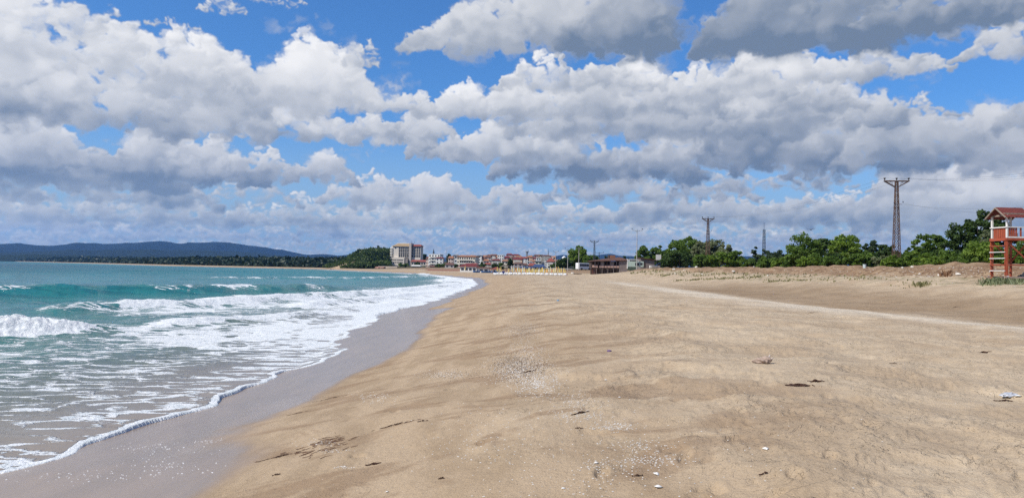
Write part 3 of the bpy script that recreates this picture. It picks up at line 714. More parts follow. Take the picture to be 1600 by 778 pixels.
ok = (cd > 22) & (cd < 260 + 0 * cd) & (azc > -37) & (azc < -9.5); cand, cd = cand[ok], cd[ok]; hz = land(cand[:, 0], cand[:, 1], cd)
ht = np.clip(1.5 + cd * .04, 1.5, 5.5) * rg.uniform(.7, 1.2, len(cd))
woods('shore_forest', np.c_[cand, hz], np.clip(2.0 + np.hypot(cand[:, 0], cand[:, 1]) * .0016, 2, 8), ht, foliage_mat('shore_leaves', (.014, .030, .018), (.030, .050, .026), .15), 13, per=7)['label'] = 'far forest behind the bay beach'

# ------------------------------------------------------------------ lifeguard tower
RED = paint('weathered_red_paint', (.38, .085, .042), .7, .3, 3, dirt=((.22, .10, .075), .75)); WHT = paint('chalky_white_paint', (.72, .72, .70), .6, .14, 4)
ROOFRED = tiles('red_roof_sheet', (.21, .052, .042)); OLDWOOD = paint('weathered_wood', (.30, .24, .19), .9, .35, 6, bump=.01)
def lifeguard_tower():
    Y = 46.0; c0 = at(1573.5, 437, Y); azt = math.atan2(c0.x, c0.y)
    r_, f_ = Vector((math.cos(azt), -math.sin(azt), 0)), Vector((math.sin(azt), math.cos(azt), 0))
    ex = r_ * .78 + f_ * .625; yaw = math.atan2(ex.y, ex.x); k = 1.0
    h = .63; centre = c0 + (r_ * .78 + f_ * .625) * h + (r_ * -.625 + f_ * .78) * h
    zg = gz(centre.x, centre.y); base = zg; U_ = c0.length / FPX * math.cos(azt) * 1.0
    up = lambda y: CAM_Z + ray(1573.5, y).z * Y - base                 # height over the base of a row of the photograph
    root = thing('lifeguard_tower', 'red and white wooden lifeguard tower with gabled roof and ladder, beside the earth bank', 'lifeguard tower', (centre.x, centre.y, base), yaw)
    zf, zr, ze, za = up(372), up(355.5), up(338), up(324)
    for sx in (-1, 1):
        for sy in (-1, 1):
            MB().bar((sx * h, sy * h, -.15), (sx * h, sy * h, zf - .04), .075).build('leg', RED, root)
            MB().bar((sx * h, sy * h, zf + .02), (sx * h, sy * h, ze + .02), .068).build('post', WHT, root)
    fl = MB(); 
    for i in range(9): fl.box(-h - .06, h + .06, -h - .06 + i * .171, -h + .09 + i * .171, zf - .04, zf)
    fl.build('deck', OLDWOOD, root)
    rim = MB()
    for s_ in (-1, 1): rim.box(-h - .10, h + .10, s_ * (h + .075) - .02, s_ * (h + .075) + .02, zf - .13, zf + .01)
    rim.box(-h - .12, -h - .08, -h - .05, h + .05, zf - .13, zf + .01); rim.box(h + .08, h + .12, -h - .05, h + .05, zf - .13, zf + .01); rim.build('deck_edge', RED, root)
    MB().box(-h + .08, h - .08, -h - .09, -h - .05, zf + .02, zf + .10).build('lower_rail', WHT, root)
    tr = MB()
    for s_ in (-1, 1): tr.box(-h - .12, h + .12, s_ * h - .07, s_ * h + .07, zr, zr + .06)
    tr.box(-h - .09, -h + .05, -h + .08, h - .08, zr - .005, zr + .062); tr.build('handrail', WHT, root)
    for sgn, ax in ((-1, 'y'), (1, 'y'), (-1, 'x')):
        pn = MB(); n_ = 7
        for i in range(n_):
            if ax == 'y' and i in (4, 6) and sgn < 0: continue
            a = -h + .10 + i * (2 * h - .2) / n_; w_ = (2 * h - .2) / n_ * .72
            if ax == 'y': pn.box(a, a + w_, sgn * h - .015, sgn * h + .015, zf + .10, zr - .003)
            else: pn.box(sgn * h - .015, sgn * h + .015, a, a + w_, zf + .02, zr - .01)
        pn.build('railing_panel', RED, root)
    # gabled roof, ridge along x
    o_, e_ = .26, .26; zl = ze - .10
    for s_ in (-1, 1):
        m_ = MB(); m_.add([(-h - o_, 0, za), (h + o_, 0, za), (h + o_, s_ * (h + e_), zl), (-h - o_, s_ * (h + e_), zl), (-h - o_, 0, za + .05), (h + o_, 0, za + .05), (h + o_, s_ * (h + e_), zl + .05), (-h - o_, s_ * (h + e_), zl + .05)],
                          [(0, 3, 2, 1), (4, 5, 6, 7), (0, 1, 5, 4), (1, 2, 6, 5), (2, 3, 7, 6), (3, 0, 4, 7)])
        m_.build('roof_slope', ROOFRED, root)
    for gx in (-h - o_ - .03, h + o_ + .03):
        g_ = MB()
        for s_ in (-1, 1): g_.bar((gx, 0, za + .0), (gx, s_ * (h + e_), zl), .045)
        g_.build('gable_trim', OLDWOOD, root)
    g_ = MB()
    for gx in (-h - .02, h + .02): g_.box(gx - .03, gx + .03, -h - .1, h + .1, ze + .02, ze + .12)
    for s_ in (-1, 1): g_.box(-h - .2, h + .2, s_ * h - .03, s_ * h + .03, ze + .13, ze + .21)
    g_.build('roof_beam', OLDWOOD, root)
    # ladder on the x = -h side
    for s_ in (-1, 1): MB().bar((-h - .10, s_ * (h - .02), up(430)), (-h - .10, s_ * (h - .02), zf - .02), .045).build('ladder_rail', RED, root)
    for yy, mt in ((375, RED), (383.5, RED), (393.2, WHT), (403, WHT), (413, RED), (422.5, WHT)):
        MB().box(-h - .19, -h - .135, -h - .02, h + .02, up(yy) - .045, up(yy) + .0).build('rung', mt, root)
    # braces
    for s_ in (-1, 1):
        br = MB(); br.bar((-h, s_ * h + .04, zf - .2), (h, s_ * h + .04, up(404)), .05); br.bar((-h, s_ * h - .035, up(414)), (h, s_ * h - .035, up(414)), .05); br.build('brace', RED, root)
    MB().bar((h + .04, -h, zf - .3), (h + .04, h, up(408)), .045).build('brace', RED, root)
    for y0, y1 in ((-h - .17, -h - .09), (h + .09, h + .16)): MB().box(-h - .25, h + .35, y0, y1, up(434.7), up(432)).build('ground_plank', paint('pinkish_old_plank', (.42, .30, .26), .9, .25, 4), root)
    MB().box(-h - .09, -h + .07, -h - .085, -h - .078, -.1, up(431)).build('white_post_foot', WHT, root)
    ch = MB(); ch.box(.15, .55, -.1, .3, zf + .30, zf + .34)
    for a in (.18, .52):
        for b in (-.07, .27): ch.bar((a, b, zf + .0), (a, b, zf + .3), .02)
    ch.box(.15, .19, -.1, .3, zf + .34, zf + .75)
    c_ = ch.build('chair', WHT, None); wm = root.matrix_basis; c_.matrix_world = wm; tag(c_, 'white plastic chair standing on the deck of the lifeguard tower', 'chair')
lifeguard_tower()

# ------------------------------------------------------------------ power line
RUST = paint('rusty_steel', (.13, .08, .06), .8, .35, 6, .2); GREYST = paint('grey_galvanised_steel', (.20, .21, .22), .6, .2, 3, .4); CONC = paint('grey_concrete', (.40, .39, .37), .9, .15, 2)
GLZ = paint('dark_glazed_insulator', (.05, .035, .03), .3, .1); DST = paint('dark_steel', (.05, .06, .075), .7, .1)
def lattice(m_, w0, w1, z0, z1, n, r_):
    def c_(z, i): w = (w0 + (w1 - w0) * (z - z0) / (z1 - z0)) / 2; return Vector((w * (1, -1, -1, 1)[i], w * (1, 1, -1, -1)[i], z))
    zs = [z0 + (z1 - z0) * (1 - (1 - k / n) ** 1.0) for k in range(n + 1)]
    for i in range(4): m_.bar(c_(z0, i), c_(z1, i), r_ * 1.25)
    for a, b in zip(zs, zs[1:]):
        for i in range(4):
            j = (i + 1) % 4; m_.bar(c_(a, i), c_(b, j), r_ * .75); m_.bar(c_(a, j), c_(b, i), r_ * .75)
            m_.bar(c_(b, i), c_(b, j), r_ * .6)
def insulator(root, x, y, z, s=1.0):
    MB().lathe([(.03 * s, 0), (.03 * s, .10 * s), (.075 * s, .12 * s), (.05 * s, .20 * s), (.16 * s, .24 * s), (.06 * s, .29 * s), (.19 * s, .36 * s), (.05 * s, .42 * s)], 10, (x, y, z)).build('insulator', GLZ, root)
def lattice_pylon(label, px, ytop, Y, mat, wa=3.1, w0=1.0, rz=.15, yb=None):
    p = at(px, ytop, Y); zb = gz(p.x, Y) if yb is None else yb; H = p.z - zb - .25
    root = thing('lattice_pylon', label, 'power pylon', (p.x, Y, zb), rz, 'lattice pylons of the power line')
    m_ = MB(); lattice(m_, w0, .30, -.2, H, 15, .038); m_.build('lattice_mast', mat, root, fix=False)
    a = MB(); t = H - .02; b = H - wa * .26
    for y in (-.2, .2):
        a.bar((-wa / 2, y * .9, t), (wa / 2, y * .9, t), .085)
        for s_ in (-1, 1):
            a.bar((s_ * wa / 2, y * .9, t), (s_ * .2, y, b), .055)
            for f0, f1 in ((.8, .62), (.45, .62), (.45, .28)): a.bar((s_ * wa / 2 * f0, y * .9, t), (s_ * (.2 + (wa / 2 - .2) * (f1 - .05)), y * .95, b + (t - b) * (f1 - .05)), .022)
    for s_ in (-1, 1): a.bar((s_ * wa / 2, -.2, t), (s_ * wa / 2, .2, t), .035)
    a.build('crossarm', mat, root, fix=False)
    for x in (-wa / 2 + .05, 0, wa / 2 - .05): insulator(root, x, 0, t + .03)
    for z, l, r2 in ((H * .735, .45, .60), (H * .70, .55, .2), (H * .40, .45, .45)): MB().bar((-l, -.30, z), (r2, -.30, z), .03).build('bracket', mat, root)
    for x, z in ((-.42, H * .735), (.72, H * .75)): insulator(root, x, -.30, z, .55)
    return root, [Vector((x, 0, t + .45)) for x in (-wa / 2 + .05, 0, wa / 2 - .05)]
def pole(label, px, ytop, Y, wa=1.6, mat=CONC, r0=.17, name='utility_pole', arm=True):
    p = at(px, ytop, Y); zb = gz(p.x, Y); H = p.z - zb - .35
    root = thing(name, label, 'utility pole', (p.x, Y, zb), .2, 'concrete poles of the power line')
    MB().bar((0, 0, -.2), (0, 0, H + .3), r0, r0 * .6, 8).build('shaft', mat, root, smooth=False)
    if arm:
        a = MB(); a.bar((-wa, -.1, H), (wa, -.1, H), .075)
        for s_ in (-1, 1): a.bar((s_ * wa, -.1, H), (s_ * wa, -.1, H + .25), .05); a.bar((s_ * wa * .55, -.1, H), (0, -.1, H - .5), .04)
        a.build('crossarm', mat, root)
        for x in (-wa, wa): insulator(root, x, -.1, H + .2, 1.2)
    return root, [Vector((-wa, 0, H + .6)), Vector((0, 0, H + .5)), Vector((wa, 0, H + .6))]
lines = []
lines.append(lattice_pylon('tall rusty lattice pylon with triangular crossarm rising from the bushes, nearest of the power line', 1401, 280, 100, RUST, 3.2, .92, -.12))
lines.append(lattice_pylon('rusty lattice pylon standing in the middle of the large grey green tree clump', 1106.5, 340, 178, RUST, 3.0, 1.0, .1))
lines.append(lattice_pylon('distant dark pylon behind the wooden hut roof, with wide crossarm', 929, 376, 300, DST, 3.4, .95, .1))
lines.append(pole('tall grey concrete pole with crossarm behind the pale green caravan', 995.5, 358.5, 235, 1.7))
pole('small dark pole with crossarm just beyond the hut, shorter than the pylon beside it', 936.3, 394, 330, 1.9, DST, .2)
lines.append(pole('concrete pole with crossarm standing in front of the bright tree by the bus', 904.7, 387, 330, 1.2))
pole('concrete pole with crossarm between the domed house and the bright tree', 887.3, 388.5, 345, 1.3)
lines.append(pole('concrete pole with crossarm beside the white building with red hipped roof', 868.3, 392.5, 370, 1.3))
def wire(label, A, B, sag, r_=.008, k=[0]):
    m_ = MB(); n = 22; pts = [A.lerp(B, i / n) - Vector((0, 0, 4 * sag * (i / n) * (1 - i / n))) for i in range(n + 1)]
    for a, b in zip(pts, pts[1:]): m_.bar(a, b, r_, n=4, caps=False)
    o = m_.build('power_line', DST, None, fix=False); tag(o, label, 'power line', 'wires of the power line'); return o
def top(i, j): r_, t = lines[i]; return r_.matrix_basis @ t[j]
bpy.context.view_layer.update()
for j in range(3):
    A = top(0, j); e = at(1760, 235 + j * 6, 52)
    wire(['outermost', 'middle', 'innermost'][j] + ' thin sagging wire running from the nearest pylon over the lifeguard tower', A, Vector((e.x + 3, e.y, e.z)), .9)
    wire(['sea side', 'middle', 'land side'][j] + ' thin wire strung between the two rusty lattice pylons', top(1, j), A, 1.6, .008)
    wire(['sea side', 'middle', 'land side'][j] + ' thin wire strung between the tree clump pylon and the tall concrete pole', top(3, j), top(1, j), 1.2, .008)
for j in (0, 2):
    r_ = lines[0][0]; A = r_.matrix_basis @ Vector((-.42 if j == 0 else .72, -.3, (lines[0][1][0].z - .45) * .75)); e = at(1760, 297 + j * 11, 52)
    wire(('upper' if j == 0 else 'lower') + ' of the two low wires leaving the bracket halfway up the nearest pylon', A, Vector((e.x + 3, e.y, e.z)), 1.0)
def mast(name, label, px, ytop, ybase, Y, mat, w0, w1, cat='mast', n=9, r_=.06):
    p = at(px, ytop, Y); zb = gz(p.x, Y); H = p.z - zb
    root = thing(name, label, cat, (p.x, Y, zb)); m_ = MB(); lattice(m_, w0, w1, -.3, H * .86, n, r_); m_.build('lattice_mast', mat, root, fix=False)
    MB().bar((0, 0, H * .86), (0, 0, H), r_ * 1.4, n=6).build('antenna', mat, root)
mast('radio_mast', 'slender blue grey lattice radio mast far behind the low trees', 1194, 348, 415, 520, paint('blue_grey_steel', (.09, .11, .15), .7, .1), 2.2, 1.2, n=14, r_=.10)

# ------------------------------------------------------------------ trees and bushes behind the bank
T = [  # label, px, top, width, Y, material, kwargs
 ('bright green tree with twin rounded tops behind the white bus', 905, 385.5, 32, 360, GRN_BRIGHT, dict(leaf=.75)),
 ('low dark green tree between the domed house and the bright tree', 884, 404, 26, 350, GRN_DARK, dict(leaf=.8)),
 ('low olive green tree right behind the white bus', 924, 400, 24, 345, GRN_MID, dict(leaf=.7)),
 ('small round dark tree peeping over the hut roof', 948, 401, 12, 320, GRN_DARK, dict(leaf=.6)),
 ('small dark treetop over the red roof of the hut', 979, 397.5, 9, 300, GRN_DARK, dict(leaf=.6, n=20)),
 ('mid green tree with a forked top behind the pale green caravan', 1005, 384, 24, 262, GRN_MID, dict(leaf=.55)),
 ('mid green tree rising behind the blank sign board', 1028, 384.5, 26, 262, GRN_MID, dict(leaf=.55)),
 ('tall rounded green tree, highest of the clump around the second pylon', 1075, 366.5, 44, 196, GRN_MID, dict(leaf=.42, n=60)),
 ('green shoulder of a tree left of the tall rounded one', 1055, 378, 34, 200, GRN_MID, dict(leaf=.42)),
 ('very dark wide bush in front of the tall rounded tree, beside the shed', 1062, 390, 52, 170, GRN_DARK, dict(leaf=.38, n=70, per=80, cat='bush', trunk_frac=.05, name='bush')),
 ('dark bush beside the right end of the grey shed', 1043, 396, 20, 180, GRN_DARK, dict(leaf=.38, cat='bush', trunk_frac=.05, name='bush')),
 ('pale grey green tree just right of the second pylon', 1115, 373, 40, 188, GRN_GREY, dict(leaf=.38, n=60, airy=.5)),
 ('pale grey green tree left of the second pylon, below the tall rounded tree', 1093, 379, 30, 184, GRN_GREY, dict(leaf=.38, airy=.5)),
 ('grey green tree at the right shoulder of the clump', 1133, 384, 26, 176, GRN_GREY, dict(leaf=.36)),
 ('olive bush at the foot of the second pylon', 1096, 397, 32, 160, GRN_MID, dict(leaf=.33, cat='bush', trunk_frac=.05, name='bush')),
 ('mid green rounded bush in front of the grey green trees', 1126, 395, 42, 158, GRN_BRIGHT, dict(leaf=.33, n=60, cat='bush', trunk_frac=.05, name='bush')),
 ('green bush ending the big clump, beside the gap with the blue mountain', 1148, 393, 28, 158, GRN_MID, dict(leaf=.33, cat='bush', trunk_frac=.05, name='bush')),
 ('thin airy tree at the gap, left of the radio mast', 1182, 386.5, 20, 180, GRN_BLUE, dict(leaf=.34, n=22, per=50, airy=1)),
 ('thin airy tree directly at the foot of the radio mast', 1196, 387, 16, 178, GRN_BLUE, dict(leaf=.34, n=18, per=50, airy=1)),
 ('low bluish green tree right of the radio mast', 1212, 393, 28, 170, GRN_BLUE, dict(leaf=.36)),
 ('low bluish bush filling the gap below the radio mast', 1186, 400, 36, 168, GRN_BLUE, dict(leaf=.36, cat='bush', trunk_frac=.05, name='bush')),
 ('low mid green bush between the gap and the dark rounded tree', 1228, 401, 26, 150, GRN_MID, dict(leaf=.33, cat='bush', trunk_frac=.05, name='bush')),
 ('large rounded green tree, first of the three behind the bank', 1257, 370, 56, 125, GRN_MID, dict(leaf=.32, n=75, per=80)),
 ('dark green tree filling the middle between two lighter trees', 1288, 369.5, 40, 135, GRN_DARK, dict(leaf=.32, n=60)),
 ('bright green tree with a pale forked trunk in front', 1322, 369, 52, 118, GRN_BRIGHT, dict(leaf=.30, n=70, per=80, trunk_frac=.28)),
 ('low green bush at the feet of the first large tree', 1276, 398, 36, 112, GRN_MID, dict(leaf=.28, cat='bush', trunk_frac=.05, name='bush')),
 ('low dark bush at the feet of the pale forked trunk', 1306, 396, 34, 114, GRN_DARK, dict(leaf=.28, cat='bush', trunk_frac=.05, name='bush')),
 ('bluish green slim tree between the forked tree and the near pylon', 1362, 376, 26, 130, GRN_BLUE, dict(leaf=.32, airy=.4)),
 ('olive bush behind the small white bucket', 1352, 396, 36, 108, GRN_MID, dict(leaf=.27, n=55, cat='bush', trunk_frac=.05, name='bush')),
 ('dark tree immediately left of the near pylon', 1388, 378, 30, 112, GRN_DARK, dict(leaf=.28, airy=.5)),
 ('leafy bush wrapped round the foot of the near pylon', 1402, 394, 34, 103, GRN_MID, dict(leaf=.24, n=50, cat='bush', trunk_frac=.05, name='bush')),
 ('brownish green bush left of the near pylon foot', 1379, 399, 30, 101, GRN_GREY, dict(leaf=.22, n=40, cat='bush', trunk_frac=.05, name='bush')),
 ('small narrow tree right of the near pylon', 1421, 385, 15, 112, GRN_MID, dict(leaf=.28, n=24)),
 ('green tree with an uneven top, second to the right of the near pylon', 1441, 369, 32, 106, GRN_MID, dict(leaf=.27, n=55, airy=.3)),
 ('green tree beside the tall dark one, with loose sprays on top', 1465, 366.5, 34, 104, GRN_MID, dict(leaf=.27, n=55, airy=.5)),
 ('mid green bush low in front of the uneven trees', 1438, 394, 44, 92, GRN_BRIGHT, dict(leaf=.23, n=60, cat='bush', trunk_frac=.05, name='bush')),
 ('rounded bush in the hollow before the tall dark tree', 1476, 392, 48, 90, GRN_MID, dict(leaf=.23, n=65, cat='bush', trunk_frac=.05, name='bush')),
 ('tall dark tree stepping up towards the lifeguard tower', 1498, 348, 46, 98, GRN_DARK, dict(leaf=.26, n=75, per=80)),
 ('tallest tree of the bank, airy and dark, behind the tower roof', 1532, 328, 44, 96, GRN_DARK, dict(leaf=.26, n=85, per=100, airy=.3)),
 ('tall airy tree hidden partly by the tower posts', 1562, 333, 40, 98, GRN_DARK, dict(leaf=.26, n=60, airy=.6)),
 ('silver leaved tree between the tower and the tall dark trees', 1541, 357, 28, 90, GRN_GREY, dict(leaf=.22, n=40, airy=.6)),
 ('large light green mounded bush beside the tower ladder', 1536, 378, 56, 76, GRN_BRIGHT, dict(leaf=.20, n=90, per=90, cat='bush', trunk_frac=.03, name='bush')),
 ('low green bush left of the light green mound', 1502, 400, 30, 76, GRN_MID, dict(leaf=.20, n=45, cat='bush', trunk_frac=.03, name='bush')),
 ('mid green bush seen through the legs of the tower', 1590, 385, 46, 78, GRN_MID, dict(leaf=.20, n=70, cat='bush', trunk_frac=.03, name='bush')),
 ('green tree beyond the right side of the tower', 1630, 350, 60, 92, GRN_MID, dict(leaf=.27, n=60)),
]
for i, (px, yt, w_, Y_, mt, wh) in enumerate([(1172, 405, 30, 150, GRN_MID, 'at the left edge of the gap with the blue mountain'), (1200, 402, 34, 146, GRN_MID, 'just right of the radio mast foot'), (1222, 404, 30, 140, GRN_BRIGHT, 'where the gap ends'), (1242, 398, 34, 128, GRN_MID, 'at the left foot of the first large tree'),
        (1262, 401, 34, 108, GRN_BRIGHT, 'below the first large tree'), (1300, 402, 34, 106, GRN_MID, 'below the dark middle tree'), (1338, 398, 34, 106, GRN_MID, 'right of the pale forked trunk'), (1350, 390, 40, 124, GRN_MID, 'behind the small bucket'), (1372, 395, 36, 118, GRN_DARK, 'left of the brownish bush'), (1392, 401, 30, 98, GRN_BRIGHT, 'in front of the near pylon foot'),
        (1420, 396, 36, 100, GRN_MID, 'just right of the near pylon foot'), (1450, 392, 44, 98, GRN_DARK, 'behind the low bush right of the pylon'), (1462, 402, 40, 82, GRN_BRIGHT, 'nearest to the dry thistle'), (1490, 396, 46, 84, GRN_MID, 'under the tall dark stepping tree'), (1515, 392, 44, 88, GRN_DARK, 'in the shade behind the light green mound'), (1570, 388, 50, 84, GRN_MID, 'behind the tower ladder')]):
    T.append(('low filling bush ' + wh, px, yt, w_, Y_, mt, dict(leaf=Y_ / 400, n=60, cat='bush', trunk_frac=.03, name='bush')))
for i, (lb, px, yt, w_, Y_, mt, kw) in enumerate(T):
    kw = dict(kw)
    tree(lb, px, yt, w_, Y_, mt, seed=100 + i, group='bushes along the earth bank' if kw.get('cat') == 'bush' else 'trees behind the earth bank', trunk_mat=(paint('pale_bark', (.42, .38, .30), .9, .2, 5) if 'pale forked' in lb else None), **kw)

# ------------------------------------------------------------------ buildings
PANE = paint('dark_window_glass', (.035, .04, .05), .45, .2, 1, 0, .3)
FRAME = paint('pale_window_frame', (.62, .61, .58), .6, .1)
WIN_ME = {}
def window_parts(root, xs, zs, w, h, y, face='front', depth=.12):
    """one window per opening, each a child of its building"""
    key = (round(w, 2), round(h, 2))
    if key not in WIN_ME:
        m_ = MB(); m_.box(-w / 2, w / 2, -depth, .0, 0, h); o = m_.build('window', PANE, root)
        WIN_ME[key] = o.data; COL.objects.unlink(o); bpy.data.objects.remove(o)
    for x in xs:
        for z in zs:
            o = bpy.data.objects.new('window', WIN_ME[key]); COL.objects.link(o); o.parent = root
            if face == 'front': o.location = (x, y, z)
            else: o.location = (y, x, z); o.rotation_euler = (0, 0, math.pi / 2 * (-1 if face == 'left' else 1))
WALLS = {}
def wallmat(col):
    k = 'render_%02d_%02d_%02d' % tuple(int(c_ * 99) for c_ in col); return paint(k, col, .85, .14, .6, dirt=(tuple(c_ * .72 for c_ in col), .5))
RT = {'orange': tiles('orange_roof_tiles', (.40, .19, .11)), 'red': tiles('red_roof_tiles', (.34, .10, .075)), 'maroon': tiles('maroon_roof_tiles', (.22, .045, .045)),
      'brown': tiles('brown_roof_tiles', (.20, .10, .075)), 'grey': tiles('grey_roof_tiles', (.20, .19, .19)), 'blue': tiles('blue_roof_sheet', (.06, .10, .22)), 'pale': paint('pale_flat_roof', (.6, .58, .55), .8)}
def gable_roof(m_, x0, x1, y0, y1, z, h, o_=.4, hip=0.0):
    yc = (y0 + y1) / 2; x0 -= o_; x1 += o_; y0 -= o_; y1 += o_; hp = hip * (x1 - x0) / 2
    v = [(x0, y0, z), (x1, y0, z), (x1, y1, z), (x0, y1, z), (x0 + hp, yc, z + h), (x1 - hp, yc, z + h)]
    b = [(p[0], p[1], p[2] - .18) for p in v[:4]]
    m_.add(v + b, [(0, 1, 5, 4), (2, 3, 4, 5), (0, 4, 3), (1, 2, 5), (9, 8, 7, 6), (0, 6, 7, 1), (1, 7, 8, 2), (2, 8, 9, 3), (3, 9, 6, 0)])
def house(label, x0p, x1p, yt, Y, wall, roof='orange', st=3, rh=.22, rz=0.0, hip=.4, dep=None, nw=None, balc=False, zb=None, group='houses of the seaside town', cat='house', yb=None):
    pa, pb = at(x0p, yt, Y), at(x1p, yt, Y); w = pb.x - pa.x; cx = (pa.x + pb.x) / 2
    base = gz(cx, Y) if zb is None else zb; H = (pa.z + pb.z) / 2 - base; H = max(H, 3)
    dep = dep or max(6, min(w * .8, 12)); hr = H * rh if roof not in ('flat',) else .3
    root = thing('house', label, cat, (cx, Y + dep / 2, base), rz, group)
    hw = H - hr; wm = wallmat(wall)
    m_ = MB(); m_.box(-w / 2, w / 2, -dep / 2, dep / 2, -1.2, hw)
    if roof == 'flat': m_.box(-w / 2 - .15, w / 2 + .15, -dep / 2 - .15, dep / 2 + .15, hw + .003, hw + .28)
    m_.build('wall', wm, root)
    if roof != 'flat':
        m_ = MB(); gable_roof(m_, -w / 2, w / 2, -dep / 2, dep / 2, hw + .19, hr - .19, .45, hip); rf = m_.build('roof', RT[roof], root)
        c_ = MB(); c_.box(w * .18, w * .18 + .6, .1, .7, hw + hr * .4, H + .5); c_.build('chimney', wm, rf)
    fh = hw / st; n = nw or max(2, int(w / 3.0))
    xs = [(-w / 2) + w * (i + .5) / n for i in range(n)]; ww = min(1.25, w / n * .5)
    window_parts(root, xs, [fh * (k + .32) for k in range(st)], ww, fh * .45, -dep / 2 + .02)
    window_parts(root, [-dep * .25, dep * .25], [fh * (k + .32) for k in range(st)], ww, fh * .45, -w / 2 + .02, 'left')
    if balc:
        for k in range(1, st):
            b = MB(); b.box(-w * .36, w * .36, -dep / 2 - 1.1, -dep / 2 - .003, fh * k - .05, fh * k + .08); b.box(-w * .36, w * .36, -dep / 2 - 1.1, -dep / 2 - 1.02, fh * k + .083, fh * k + .85)
            b.build('balcony', wallmat((.66, .62, .56)), root)
    return root
WH_, CR, PK, PE, BE, GY_, YE = (.78, .77, .74), (.72, .65, .54), (.66, .52, .45), (.70, .47, .33), (.62, .56, .47), (.58, .56, .52), (.74, .69, .52)
